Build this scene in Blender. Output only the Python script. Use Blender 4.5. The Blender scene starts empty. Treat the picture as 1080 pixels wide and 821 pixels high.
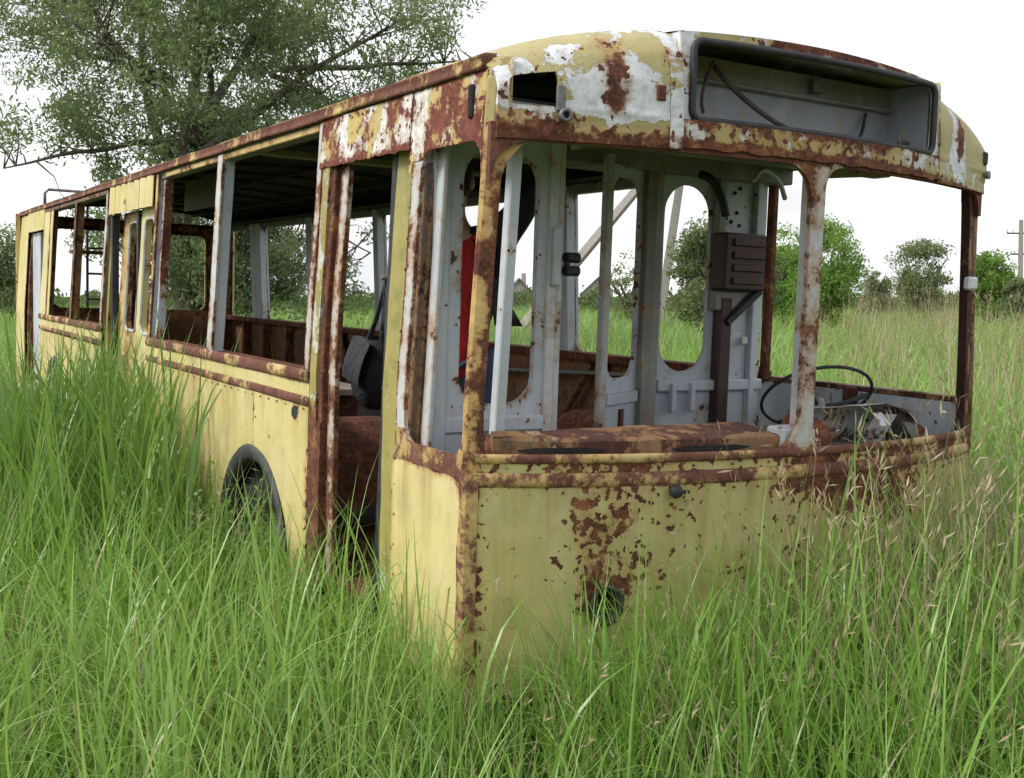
import bpy, bmesh, math, random
import numpy as np
from mathutils import Vector, Matrix, noise, Quaternion
R = math.radians
random.seed(7); np.random.seed(7)
sc = bpy.context.scene
col = sc.collection

# ------------------------------------------------------------------ camera, sky, sun, exposure
CAM = Vector((3.0559, -1.7003, 1.599))
YAW, PITCH, ROLL, FPX = .5467, -.0841, .0321, 1166.38
Fw = Vector((-math.cos(PITCH)*math.cos(YAW), math.cos(PITCH)*math.sin(YAW), math.sin(PITCH)))
Rt = Fw.cross(Vector((0, 0, 1))).normalized()
Up = Rt.cross(Fw)
camd = bpy.data.cameras.new('camera'); cam = bpy.data.objects.new('camera', camd); col.objects.link(cam)
camd.sensor_width = 36; camd.lens = 36*FPX/1080; camd.clip_start = .05; camd.clip_end = 3000
cam.matrix_world = Matrix.Translation(CAM) @ Matrix((Rt, Up, -Fw)).transposed().to_4x4()
sc.camera = cam

SUN_EL = 42.0
SUN_DIR = Vector((-.30, -.86, 0)).normalized()*math.cos(R(SUN_EL)) + Vector((0, 0, math.sin(R(SUN_EL))))
w = bpy.data.worlds.new('World'); sc.world = w; w.use_nodes = True
nt = w.node_tree; nt.nodes.clear()
out = nt.nodes.new('ShaderNodeOutputWorld'); bg = nt.nodes.new('ShaderNodeBackground')
sky = nt.nodes.new('ShaderNodeTexSky'); sky.sky_type = 'NISHITA'; sky.sun_disc = False
sky.sun_elevation = R(SUN_EL); sky.sun_rotation = math.atan2(SUN_DIR.x, SUN_DIR.y)
sky.air_density = 1.4; sky.dust_density = 3.0
tc = nt.nodes.new('ShaderNodeTexCoord'); mp = nt.nodes.new('ShaderNodeMapping'); mp.inputs['Scale'].default_value = (1.6, 1.6, 5.0)
cn = nt.nodes.new('ShaderNodeTexNoise'); cn.inputs['Scale'].default_value = 1.7; cn.inputs['Detail'].default_value = 7; cn.inputs['Roughness'].default_value = .55
cr = nt.nodes.new('ShaderNodeValToRGB')          # cloud deck: white with faint grey undersides
cr.color_ramp.elements[0].position = .36; cr.color_ramp.elements[0].color = (4.6, 4.65, 4.8, 1)
cr.color_ramp.elements[1].position = .56; cr.color_ramp.elements[1].color = (6.0, 6.05, 6.15, 1)
mx = nt.nodes.new('ShaderNodeMix'); mx.data_type = 'RGBA'; mx.inputs[0].default_value = .94
L = nt.links.new
L(tc.outputs['Generated'], mp.inputs[0]); L(mp.outputs[0], cn.inputs['Vector']); L(cn.outputs[0], cr.inputs[0])
L(sky.outputs[0], mx.inputs[6]); L(cr.outputs[0], mx.inputs[7]); L(mx.outputs[2], bg.inputs[0]); L(bg.outputs[0], out.inputs[0])
bg.inputs[1].default_value = .10

sd = bpy.data.lights.new('sun', 'SUN'); so = bpy.data.objects.new('sun', sd); col.objects.link(so)
sd.energy = 1.5; sd.angle = R(18); sd.color = (1, .96, .89)
so.rotation_euler = SUN_DIR.to_track_quat('Z', 'Y').to_euler()
so.location = (0, -20, 30)
sc.view_settings.view_transform = 'Standard'; sc.view_settings.look = 'None'
sc.view_settings.gamma = 1; sc.view_settings.use_curve_mapping = False
sc.view_settings.exposure = 1.05
sc.cycles.max_bounces = 6; sc.cycles.diffuse_bounces = 3; sc.cycles.glossy_bounces = 2; sc.cycles.transmission_bounces = 4

# ------------------------------------------------------------------ node helpers
def mat(name):
    m = bpy.data.materials.new(name); m.use_nodes = True
    return m, m.node_tree, m.node_tree.nodes['Principled BSDF']
class N:
    """small node builder"""
    def __init__(s, t): s.t = t
    def new(s, typ, **kw):
        n = s.t.nodes.new(typ)
        for k, v in kw.items(): setattr(n, k, v)
        return n
    def put(s, sock, v):
        if isinstance(v, bpy.types.NodeSocket): s.t.links.new(v, sock)
        elif v is not None: sock.default_value = v
    def noise(s, vec, scale, detail=6, rough=.6, dist=0, typ=None):
        n = s.new('ShaderNodeTexNoise'); s.put(n.inputs['Vector'], vec); n.inputs['Scale'].default_value = scale
        n.inputs['Detail'].default_value = detail; n.inputs['Roughness'].default_value = rough; n.inputs['Distortion'].default_value = dist
        return n.outputs[0]
    def map(s, vec, loc=(0, 0, 0), scale=(1, 1, 1)):
        n = s.new('ShaderNodeMapping'); s.put(n.inputs[0], vec); n.inputs['Location'].default_value = loc; n.inputs['Scale'].default_value = scale
        return n.outputs[0]
    def math(s, op, a, b=None, c=None):
        n = s.new('ShaderNodeMath', operation=op); s.put(n.inputs[0], a)
        if b is not None: s.put(n.inputs[1], b)
        if c is not None: s.put(n.inputs[2], c)
        return n.outputs[0]
    def step(s, v, lo, hi, a=0., b=1.):
        n = s.new('ShaderNodeMapRange'); n.interpolation_type = 'SMOOTHSTEP'; s.put(n.inputs[0], v)
        n.inputs[1].default_value = lo; n.inputs[2].default_value = hi; n.inputs[3].default_value = a; n.inputs[4].default_value = b
        return n.outputs[0]
    def mix(s, f, a, b, bl='MIX'):
        n = s.new('ShaderNodeMix', data_type='RGBA', blend_type=bl); s.put(n.inputs[0], f)
        for i, v in ((6, a), (7, b)):
            if isinstance(v, tuple) and len(v) == 3: v = (*v, 1)
            s.put(n.inputs[i], v)
        return n.outputs[2]
    def ramp(s, v, stops):
        n = s.new('ShaderNodeValToRGB'); s.put(n.inputs[0], v); e = n.color_ramp.elements
        while len(e) < len(stops): e.new(.5)
        for i, (p, c) in enumerate(stops): e[i].position = p; e[i].color = (*c, 1)
        return n.outputs[0]
    def attr(s, name):
        n = s.new('ShaderNodeAttribute', attribute_name=name); return n.outputs['Fac']
    def bump(s, h, strength=.3, dist=.01, nrm=None):
        n = s.new('ShaderNodeBump'); s.put(n.inputs['Height'], h); n.inputs['Strength'].default_value = strength; n.inputs['Distance'].default_value = dist
        if nrm: s.put(n.inputs['Normal'], nrm)
        return n.outputs[0]

RUST = [(.33, (.028, .011, .009)), (.44, (.075, .026, .017)), (.53, (.15, .055, .030)), (.62, (.29, .125, .055)), (.72, (.40, .20, .09))]
def paint(name, base, base2, rust=-.1, prim=-.2, rough=.55, prim_col=(.62, .64, .66), sc_r=2.6, sc_p=2.2, streak=.35, seed=0., rust_ramp=RUST, speck=.0, lichen=0.):
    """weathered sheet-metal paint: paint over primer over rust; per-vertex attributes 'rust' and 'prim' raise each layer"""
    m, t, b = mat(name); n = N(t)
    co = n.map(n.new('ShaderNodeTexCoord').outputs['Object'], loc=(seed, seed*.7, seed*.3))
    # warp
    big = n.noise(co, sc_r, 9, .62)
    fine = n.noise(co, sc_r*6, 5, .7)
    rv = n.math('ADD', n.math('MULTIPLY_ADD', big, .68, n.math('MULTIPLY', fine, .32)), n.math('ADD', n.attr('rust'), rust))
    rm = n.step(rv, .572, .642)
    sp = n.noise(n.map(co, loc=(3, 1, 7)), 34, 3, .5)
    if speck: rm = n.math('MAXIMUM', rm, n.step(n.math('ADD', sp, n.math('MULTIPLY', n.math('ADD', rv, -.5), 1.4)), .70-speck, .73-speck))
    pb = n.noise(n.map(co, loc=(11, 5, 2), scale=(1, 1, .75)), sc_p, 8, .6, .6)
    pf = n.noise(n.map(co, loc=(1, 15, 2)), sc_p*7, 5, .65)
    pv = n.math('ADD', n.math('MULTIPLY_ADD', pb, .75, n.math('MULTIPLY', pf, .25)), n.math('ADD', n.attr('prim'), prim))
    pm = n.step(pv, .592, .612)
    # paint colour: faded patches, dust, rain streaks
    fade = n.noise(n.map(co, loc=(2, 9, 4)), 1.6, 5, .6)
    colr = n.mix(n.step(fade, .35, .68), base, base2)
    st = n.noise(n.map(co, scale=(15, 15, .9)), 1.0, 8, .7)
    colr = n.mix(n.math('MULTIPLY', n.step(st, .52, .78), streak), colr, (.26, .17, .07))
    gr = n.noise(co, 60, 3, .6)
    colr = n.mix(n.math('MULTIPLY', n.step(gr, .55, .75), .18), colr, (.16, .13, .07))
    if lichen:
        colr = n.mix(n.math('MULTIPLY', n.step(n.noise(n.map(co, loc=(4, 4, 4)), 7, 6, .7), .5, .66), lichen), colr, (.19, .20, .04))
    dr = n.math('MULTIPLY', n.attr('drip'), n.step(n.noise(n.map(co, loc=(5, 2, 1), scale=(13, 13, .55)), 1.0, 7, .72), .42, .70))
    colr = n.mix(n.math('MULTIPLY', dr, .75), colr, n.mix(n.noise(co, 12, 3, .6), (.20, .075, .03), (.42, .20, .07)))
    mott = n.noise(n.map(co, loc=(8, 3, 6), scale=(1, 1, .6)), 7, 7, .7)
    colr = n.mix(n.math('MULTIPLY', n.step(mott, .47, .68), .30), colr, (.30, .25, .12))
    colr = n.mix(n.math('MULTIPLY', n.step(mott, .47, .32), .22), colr, (.68, .64, .44))
    # rust halo stains round the rust
    colr = n.mix(n.math('MULTIPLY', n.step(rv, .47, .60), .65), colr, (.36, .19, .07))
    pcol = n.mix(n.step(pf, .4, .65), prim_col, tuple(c*.72 for c in prim_col))
    pcol = n.mix(n.math('MULTIPLY', n.step(rv, .50, .61), .6), pcol, (.36, .19, .10))
    colr = n.mix(pm, colr, pcol)
    rc = n.ramp(n.math('MULTIPLY_ADD', n.noise(n.map(co, loc=(7, 7, 7)), 9, 8, .72), .6, n.math('MULTIPLY', n.noise(co, 55, 4, .7), .4)), rust_ramp)
    colr = n.mix(rm, colr, rc)
    n.put(b.inputs['Base Color'], colr)
    n.put(b.inputs['Roughness'], n.mix(rm, n.mix(pm, (rough,)*3, (.7,)*3), (.9,)*3))
    h = n.math('SUBTRACT', n.math('SUBTRACT', 1.0, n.math('MULTIPLY', pm, .45)), n.math('MULTIPLY', rm, n.math('MULTIPLY_ADD', fine, 1.1, .25)))
    edge = n.math('MULTIPLY', n.step(pv, .575, .592), n.math('SUBTRACT', 1., pm))      # curled lip where paint lets go
    h = n.math('MULTIPLY_ADD', edge, .5, h)
    b1 = n.bump(n.noise(n.map(co, scale=(1, 1, .7)), 3.0, 3, .5), .40, .05)
    n.put(b.inputs['Normal'], n.bump(h, .55, .006, b1))
    b.inputs['Specular IOR Level'].default_value = .35
    return m
def plain(name, c1, c2, scale=8, rough=.8, bump=.2, metal=0., stretch=(1, 1, 1)):
    m, t, b = mat(name); n = N(t)
    co = n.map(n.new('ShaderNodeTexCoord').outputs['Object'], scale=stretch)
    v = n.noise(co, scale, 8, .65)
    n.put(b.inputs['Base Color'], n.mix(n.step(v, .35, .66), c1, c2))
    b.inputs['Roughness'].default_value = rough; b.inputs['Metallic'].default_value = metal
    if bump: n.put(b.inputs['Normal'], n.bump(n.noise(co, scale*4, 6, .7), bump, .01))
    return m

YEL = (.60, .51, .20); YEL2 = (.56, .46, .22)
M = {}
M['side'] = paint('yellow_side_paint', YEL, (.64, .55, .28), rust=-.15, prim=-.25, streak=.32, seed=1.3, speck=.05)
M['front'] = paint('yellow_front_paint', (.50, .445, .16), (.46, .42, .19), rust=-.05, prim=-.22, streak=.5, seed=4.1, speck=.13)
M['head'] = paint('peeling_header_paint', (.56, .44, .13), (.50, .40, .16), rust=.035, prim=.09, seed=2.2, sc_r=5, sc_p=6, prim_col=(.74, .73, .71), speck=.05,
                  rust_ramp=[(.3, (.06, .018, .014)), (.48, (.15, .04, .03)), (.62, (.24, .075, .05)), (.75, (.4, .2, .12))])
M['dome'] = paint('dome_paint', (.37, .315, .12), (.41, .36, .17), rust=-.07, prim=-.01, seed=6.6, sc_r=3.4, sc_p=3.6, prim_col=(.68, .70, .73), speck=.06)
M['trim'] = paint('rusty_trim', (.55, .44, .17), (.5, .42, .2), rust=.10, prim=-.12, seed=3.7, sc_r=5, sc_p=6, prim_col=(.7, .66, .62),
                  rust_ramp=[(.3, (.055, .022, .018)), (.45, (.12, .045, .033)), (.6, (.20, .085, .06)), (.75, (.32, .15, .09))])
M['ypost'] = paint('yellow_post_paint', (.58, .42, .16), (.50, .36, .14), rust=.045, prim=-.06, seed=5.2, sc_r=5, sc_p=6, streak=.6)
M['wpost'] = paint('white_post_paint', (.52, .53, .55), (.44, .46, .49), rust=-.01, prim=-.1, seed=8.1, sc_r=6, sc_p=6, prim_col=(.45, .44, .30), streak=.4)
M['grey'] = paint('grey_interior_paint', (.52, .56, .62), (.42, .46, .52), rust=-.065, prim=-.2, seed=9.4, sc_r=4, sc_p=5, prim_col=(.33, .33, .30), streak=.3, speck=.06)
M['dgrey'] = paint('weathered_grey_paint', (.24, .25, .24), (.15, .15, .14), rust=-.03, prim=-.06, seed=7.4, sc_r=6, sc_p=7, prim_col=(.30, .31, .30), streak=.6)
M['leaf_y'] = paint('mossy_yellow_paint', (.34, .29, .085), (.29, .26, .09), rust=-.10, prim=-.03, seed=3.1, sc_p=6, prim_col=(.58, .57, .48), lichen=.8)
M['brown'] = paint('brown_inner_panel', (.20, .088, .045), (.145, .062, .036), rust=-.02, prim=-.2, seed=2.9, sc_r=3, streak=.5, rough=.8)
M['rust'] = paint('bare_rust', (.14, .055, .035), (.09, .035, .022), rust=.2, prim=-.12, seed=5.9, sc_r=6, prim_col=(.45, .4, .36))
M['dark'] = plain('near_black_matt', (.012, .011, .010), (.03, .027, .024), 6, .9)  # one near-black tone for ceiling, floor and slots
M['darkred'] = paint('dark_red_post', (.075, .028, .025), (.05, .02, .018), rust=.05, prim=-.2, seed=1.1, sc_r=6, rust_ramp=[(.3, (.02, .009, .008)), (.5, (.05, .018, .014)), (.66, (.09, .035, .022)), (.8, (.15, .06, .035))])
M['maroon'] = plain('maroon_bakelite', (.035, .014, .013), (.06, .022, .02), 9, .55)
M['rubber'] = plain('black_rubber', (.012, .013, .016), (.03, .031, .036), 14, .6)
M['tyre'] = plain('worn_tyre_rubber', (.03, .031, .034), (.075, .075, .078), 7, .75)
M['shelf'] = paint('dash_shelf', (.11, .06, .045), (.16, .10, .08), rust=.11, prim=-.02, seed=6.1, sc_r=4, sc_p=5, prim_col=(.34, .36, .33), rust_ramp=[(.3, (.04, .016, .013)), (.5, (.085, .034, .027)), (.65, (.14, .062, .048)), (.8, (.22, .12, .09))])
M['boxin'] = paint('pale_box_lining', (.34, .36, .42), (.28, .30, .35), rust=-.08, prim=-.08, seed=7.9, sc_r=5, sc_p=5, prim_col=(.5, .5, .52), streak=.7)
M['board'] = plain('grey_board', (.20, .17, .14), (.32, .28, .24), 5, .85, stretch=(.3, 3, 3))
M['wire'] = plain('dusty_cable', (.03, .028, .026), (.08, .07, .06), 20, .7)
M['metal'] = plain('dull_metal', (.22, .22, .23), (.12, .11, .10), 18, .5, metal=.6)
M['white'] = plain('white_enamel', (.62, .63, .66), (.5, .5, .52), 10, .5)

# ------------------------------------------------------------------ object helpers
def tag(o, label=None, cat=None, group=None, kind=None):
    if label: o['label'] = label
    if cat: o['category'] = cat
    if group: o['group'] = group
    if kind: o['kind'] = kind
    return o
def mesh_obj(name, verts, faces, m=None, parent=None, smooth=False, attrs=None, off=None):
    me = bpy.data.meshes.new(name)
    if off is not None: verts = [(v[0]-off[0], v[1]-off[1], v[2]-off[2]) for v in verts]
    me.from_pydata([tuple(v) for v in verts], [], faces); me.update()
    if attrs:
        for k, a in attrs.items():
            at = me.attributes.new(k, 'FLOAT', 'POINT'); at.data.foreach_set('value', np.asarray(a, dtype=np.float32))
    if smooth: me.polygons.foreach_set('use_smooth', [True]*len(me.polygons))
    o = bpy.data.objects.new(name, me); col.objects.link(o)
    if m: me.materials.append(m)
    if parent: o.parent = parent
    return o
class MB:
    def __init__(s): s.v = []; s.f = []; s.at = {}
    def add(s, v, f):
        k = len(s.v); s.v += [Vector(q) for q in v]; s.f += [tuple(i+k for i in q) for q in f]; return s
    def box(s, lo, hi, mtx=None, bev=.004):
        lo, hi = Vector(lo), Vector(hi)
        bm = bmesh.new(); bmesh.ops.create_cube(bm, size=1)
        d = hi-lo; c = (hi+lo)/2
        for v in bm.verts: v.co = Vector((v.co.x*d.x, v.co.y*d.y, v.co.z*d.z)) + c
        if bev: bmesh.ops.bevel(bm, geom=bm.edges[:], offset=min(bev, min(abs(x) for x in d)*.3), segments=1, affect='EDGES')
        bm.verts.index_update()
        vs = [(mtx @ v.co) if mtx else v.co.copy() for v in bm.verts]
        fs = [tuple(v.index for v in f.verts) for f in bm.faces]
        bm.free(); return s.add(vs, fs)
    def tube(s, pts, r, n=8, cap=True):
        pts = [Vector(p) for p in pts]; rr = r if isinstance(r, (list, tuple)) else [r]*len(pts)
        k = len(s.v); prev = None
        for i, p in enumerate(pts):
            d = (pts[min(i+1, len(pts)-1)] - pts[max(i-1, 0)]).normalized()
            a = prev if prev is not None else (Vector((0, 0, 1)) if abs(d.z) < .9 else Vector((1, 0, 0)))
            a = (a - d*a.dot(d)).normalized(); bb = d.cross(a); prev = a
            for j in range(n):
                t = 2*math.pi*j/n; s.v.append(p + (a*math.cos(t) + bb*math.sin(t))*rr[i])
        for i in range(len(pts)-1):
            for j in range(n):
                s.f.append((k+i*n+j, k+i*n+(j+1) % n, k+(i+1)*n+(j+1) % n, k+(i+1)*n+j))
        if cap:
            s.f.append(tuple(k+j for j in range(n))[::-1]); e = k+(len(pts)-1)*n; s.f.append(tuple(e+j for j in range(n)))
        return s
    def ring(s, c, nrm, R_, r, n=40, k=8):
        c = Vector(c); nrm = Vector(nrm).normalized(); a = nrm.orthogonal().normalized(); b2 = nrm.cross(a); b0 = len(s.v)
        for i in range(n):
            t = 2*math.pi*i/n; d = a*math.cos(t)+b2*math.sin(t)
            for j in range(k):
                q = 2*math.pi*j/k; s.v.append(c + d*(R_+r*math.cos(q)) + nrm*r*math.sin(q))
        for i in range(n):
            for j in range(k):
                s.f.append((b0+i*k+j, b0+((i+1) % n)*k+j, b0+((i+1) % n)*k+(j+1) % k, b0+i*k+(j+1) % k))
        return s
    def lathe(s, c, ax, prof, n=28):
        """prof: (radius, along axis)"""
        c = Vector(c); ax = Vector(ax).normalized(); a = ax.orthogonal().normalized(); b2 = ax.cross(a); k = len(s.v); m_ = len(prof)
        for i in range(n):
            t = 2*math.pi*i/n; d = a*math.cos(t)+b2*math.sin(t)
            for r, h in prof: s.v.append(c + d*r + ax*h)
        for i in range(n):
            for j in range(m_-1):
                s.f.append((k+i*m_+j, k+((i+1) % n)*m_+j, k+((i+1) % n)*m_+j+1, k+i*m_+j+1))
        return s
    def tum(s):
        for v in s.v: v.y += .0535*max(0., v.z-1.25)
        return s
    def build(s, name, m, parent=None, smooth=False, off=None, rust=None, prim=None):
        at = {}
        if rust is not None: at['rust'] = [rust(v) if callable(rust) else rust for v in s.v]
        if prim is not None: at['prim'] = [prim(v) if callable(prim) else prim for v in s.v]
        return mesh_obj(name, s.v, s.f, m, parent, smooth, at or None, off)

# ================================================================== SETTING: ground
def hgt(x, y):
    d = math.hypot(x-CAM.x, y-CAM.y)
    return .10*noise.noise((x*.11, y*.11, 0)) + .30*noise.noise((x*.02, y*.02, 3))*min(1, d/60) - .02
gv, gf = [], []
rings = [0, .6, 1.2, 1.8, 2.5, 3.2, 4, 5, 6, 7.5, 9, 11, 13, 16, 20, 25, 32, 40, 50, 65, 85, 110, 150, 220, 350, 600, 1100, 2000]
NA = 96
for r in rings:
    for k in range(NA):
        a = 2*math.pi*k/NA; x, y = CAM.x + r*math.cos(a), CAM.y + r*math.sin(a)
        gv.append((x, y, hgt(x, y)))
for i in range(len(rings)-1):
    for k in range(NA):
        gf.append((i*NA+k, (i+1)*NA+k, (i+1)*NA+(k+1) % NA, i*NA+(k+1) % NA))
m, t, b = mat('meadow_soil'); n = N(t)
co = n.new('ShaderNodeTexCoord').outputs['Object']
v1 = n.noise(co, .16, 6, .6); v2 = n.noise(co, 6, 6, .7)
c0 = n.mix(n.step(v1, .40, .62), (.055, .09, .022), (.10, .13, .04))
c0 = n.mix(n.math('MULTIPLY', n.step(v2, .45, .7), .6), c0, (.15, .13, .06))
n.put(b.inputs['Base Color'], c0); b.inputs['Roughness'].default_value = .95; b.inputs['Specular IOR Level'].default_value = .1
n.put(b.inputs['Normal'], n.bump(v2, .6, .1))
tag(mesh_obj('ground', gv, gf, m, smooth=True), kind='structure')
def at_px(px, dist, side=0):
    """ground point lying dist metres ahead in the direction of photo column px"""
    d = Vector((Fw.x, Fw.y, 0)).normalized()*dist + Rt*(px-540)/FPX*dist*math.cos(PITCH)
    x, y = CAM.x+d.x, CAM.y+d.y
    return Vector((x, y, hgt(x, y)))

# ================================================================== TROLLEYBUS
OFF = (-5.2, 1.25, 0.)
rc, rs_ = math.cos(ROLL), math.sin(ROLL)
Rb = Rt*rc + Up*rs_; Ub = Up*rc - Rt*rs_                      # camera axes seen from the tilted bus
A = Matrix((Rt, Up, Fw)).transposed(); B = Matrix((Rb, Ub, Fw)).transposed()
TILT = Matrix.Translation(CAM) @ (A @ B.transposed()).to_4x4() @ Matrix.Translation(-CAM)
bus = bpy.data.objects.new('trolleybus', None); col.objects.link(bus)
bus.empty_display_size = .5
bus.matrix_world = TILT @ Matrix.Translation(Vector(OFF))
tag(bus, 'derelict yellow trolleybus shell rusting in tall meadow grass, all its glass gone', 'trolleybus')
def part(mb, name, m, parent=None, **kw): return mb.build(name, M[m], parent or bus, off=OFF, **kw)
def ys(z): return .0535*max(0., z-1.25)
def bow(y): return .24*(1-min(abs(y-1.25)/1.25, 1.0)**2.2)
def rrect(u, v, u0, u1, v0, v1, r):
    """signed distance to a rounded rectangle, negative inside"""
    cx, cy = (u0+u1)/2, (v0+v1)/2; qx, qy = abs(u-cx)-(u1-u0)/2+r, abs(v-cy)-(v1-v0)/2+r
    return math.hypot(max(qx, 0), max(qy, 0)) + min(max(qx, qy), 0) - r
def fnz(u, v, s, k=0.): return noise.noise((u*s, v*s, k))
def panel(name, m, ext, holes, mp, thick=.006, res=.03, rag=0., rust=None, prim=None, parent=None, rad=.0, edge_rust=.16, dent=.004, seed=0., smooth=True, ew=.03, drip=0.):
    """sheet cut by marching squares: ext=(u0,u1,v0,v1), holes=sdf callables, mp(u,v,w)->point with w = depth inwards"""
    u0, u1, v0, v1 = ext; nu = max(2, int(math.ceil((u1-u0)/res))); nv = max(2, int(math.ceil((v1-v0)/res)))
    du, dv = (u1-u0)/nu, (v1-v0)/nv
    def sdf(u, v):
        s = -rrect(u, v, u0, u1, v0, v1, rad) if rad else 1.
        for h in holes: s = min(s, h(u, v))
        if rag: s += rag*(fnz(u, v, 9, seed)+.7*fnz(u, v, 25, seed+5))
        return s
    G = [[sdf(u0+i*du, v0+j*dv) for j in range(nv+1)] for i in range(nu+1)]
    vid, V, S = {}, [], []
    def vert(i, j):
        k = ('c', i, j)
        if k not in vid: vid[k] = len(V); V.append((u0+i*du, v0+j*dv)); S.append(G[i][j])
        return vid[k]
    def cut(i, j, i2, j2):
        k = ('e',)+tuple(sorted(((i, j), (i2, j2))))
        if k not in vid:
            a, b_ = G[i][j], G[i2][j2]; tt = a/(a-b_); tt = min(max(tt, .03), .97)
            vid[k] = len(V); V.append((u0+(i+(i2-i)*tt)*du, v0+(j+(j2-j)*tt)*dv)); S.append(0.)
        return vid[k]
    F = []
    for i in range(nu):
        for j in range(nv):
            c = [(i, j), (i+1, j), (i+1, j+1), (i, j+1)]; ins = [G[a][b_] > 0 for a, b_ in c]
            if all(ins): F.append([vert(*q) for q in c]); continue
            if not any(ins): continue
            poly = []
            for k in range(4):
                p, q = c[k], c[(k+1) % 4]
                if ins[k]: poly.append(vert(*p))
                if ins[k] != ins[(k+1) % 4]: poly.append(cut(*p, *q))
            if len(poly) >= 3: F.append(poly)
    nV = len(V); ec = {}
    for f in F:
        for k in range(len(f)):
            e = (f[k], f[(k+1) % len(f)]); ec[e] = 1
    bnd = [e for e in ec if (e[1], e[0]) not in ec]
    def P(u, v, w_):
        d = dent*(fnz(u, v, 2.1, seed)+.5*fnz(u, v, 6, seed)); return mp(u, v, w_+d)
    pts = [P(u, v, 0) for u, v in V] + [P(u, v, thick) for u, v in V]
    faces = [tuple(f) for f in F] + [tuple(i+nV for i in reversed(f)) for f in F]
    for a, b_ in bnd: faces.append((b_, a, a+nV, b_+nV))
    be = set(i for e in bnd for i in e)
    ru, pr_, dp = [], [], []
    for i, (u, v) in enumerate(V):
        d = min(S[i], u-u0 if not rad else 9, u1-u if not rad else 9, v-v0, v1-v) if i not in be else 0
        e = edge_rust*math.exp(-max(d, 0)/ew)
        ru.append(e + (rust(u, v) if rust else 0)); pr_.append(prim(u, v) if prim else 0); dp.append(drip*math.exp(-(v1-v)/.20))
    return mesh_obj(name, pts, faces, M[m], parent or bus, False, {'rust': ru*2, 'prim': pr_*2, 'drip': dp*2}, OFF)
def mR(off=0.): return lambda u, v, w_: (u, ys(v)+off+w_, v)           # right (door) side
def mL(off=0.): return lambda u, v, w_: (u, 2.5-ys(v)-off-w_, v)       # left side
def mF(off=0.): return lambda u, v, w_: (bow(u)-off-w_, u, v)          # bowed front
def mX(x0): return lambda u, v, w_: (x0-w_, u, v)                      # cross partitions
def blob(u, v, cu, cv, ru, rv=None, amp=.2): return amp*math.exp(-((u-cu)/ru)**2-((v-cv)/(rv or ru))**2)
hole = lambda *a: (lambda u, v: rrect(u, v, *a))
disc = lambda cu, cv, r: (lambda u, v: math.hypot(u-cu, v-cv)-r)

# ---- lower side sheets, right side
ZB, ZS, ZH, ZG = .29, 1.25, 2.105, 2.31
arch1, arch2 = disc(-2.13, .34, .49), disc(-7.9, .40, .50)
def srust(u, v): return .10*math.exp(-(v-ZB)/.06) + blob(u, v, -1.55, .98, .06, .14, .10) + blob(u, v, -1.44, .7, .03, .4, .13)
for u0, u1, z1 in ((-2.13, -1.41, 1.10), (-3.2, -2.133, 1.10), (-4.33, -3.203, 1.10), (-6.8, -5.83, 1.11), (-7.9, -6.803, 1.11), (-8.86, -7.903, 1.11)):
    panel('side_panel', 'side', (u0, u1, ZB, z1), [arch1, arch2, hole(-1.62, -1.545, 1.025, 1.085, .02)], mR(), rust=srust, seed=u0, ew=.018, edge_rust=.14, drip=.8, dent=.008)
panel('side_panel', 'side', (-.555, -.035, ZB, 1.015), [], mR(), rust=lambda u, v: blob(u, v, -.3, 1.02, .5, .05, .16)+blob(u, v, -.06, .8, .02, .3, .1), seed=.3, ew=.015, drip=1., dent=.008)
panel('side_panel', 'side', (-10.6, -9.95, ZB, 2.30), [], mR(), drip=.6, rust=lambda u, v: blob(u, v, -10.45, 1.25, .2, .08, .16), seed=8, ew=.03)
panel('side_panel', 'side', (-8.86, -8.34, 1.15, 2.30), [], mR(), seed=9, ew=.03)
# lamp socket in the side sheet
mb = MB(); mb.box((-1.635, .004, 1.015), (-1.53, .03, 1.095), bev=.01); part(mb, 'lamp_socket', 'rubber')
# ---- sill rails and the painted band between them
def rail(u0, u1, z0, z1, off, m, name, seg=.25, y=0.):
    mb = MB(); k = max(2, int((u1-u0)/seg)); h = (z1-z0)/2; zc = (z0+z1)/2
    for i in range(k+1):
        u = u0+(u1-u0)*i/k; wob = .004*fnz(u, z0, 3)
        for a in range(7):
            th = -math.pi/2+math.pi*a/6
            mb.v.append(Vector((u, ys(zc)-off*math.cos(th)+wob+y, zc+h*math.sin(th))))
    for i in range(k):
        for a in range(6): mb.f.append((i*7+a, (i+1)*7+a, (i+1)*7+a+1, i*7+a+1))
    mb.f.append(tuple(range(7))); mb.f.append(tuple(k*7+a for a in range(6, -1, -1)))
    return part(mb, name, m, smooth=True, rust=lambda v: .05+.06*fnz(v.x, v.z, 3), prim=-.04)
for u0, u1, dz in ((-4.33, -1.41, 0), (-8.88, -5.83, .02)):
    rail(u0, u1, 1.200+dz, 1.256+dz, .013, 'trim', 'sill_rail')
    panel('sill_band', 'side', (u0, u1, 1.10+dz, 1.212+dz), [], mR(.004), rust=lambda u, v: .05, seed=u0+2, dent=.002, edge_rust=.1)
    rail(u0, u1, 1.100+dz, 1.142+dz, .009, 'trim', 'trim_strip')
    mb = MB(); mb.box((u0, .01, 1.215+dz), (u1, .13, 1.247+dz)); part(mb, 'sill_ledge', 'rust')
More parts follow.
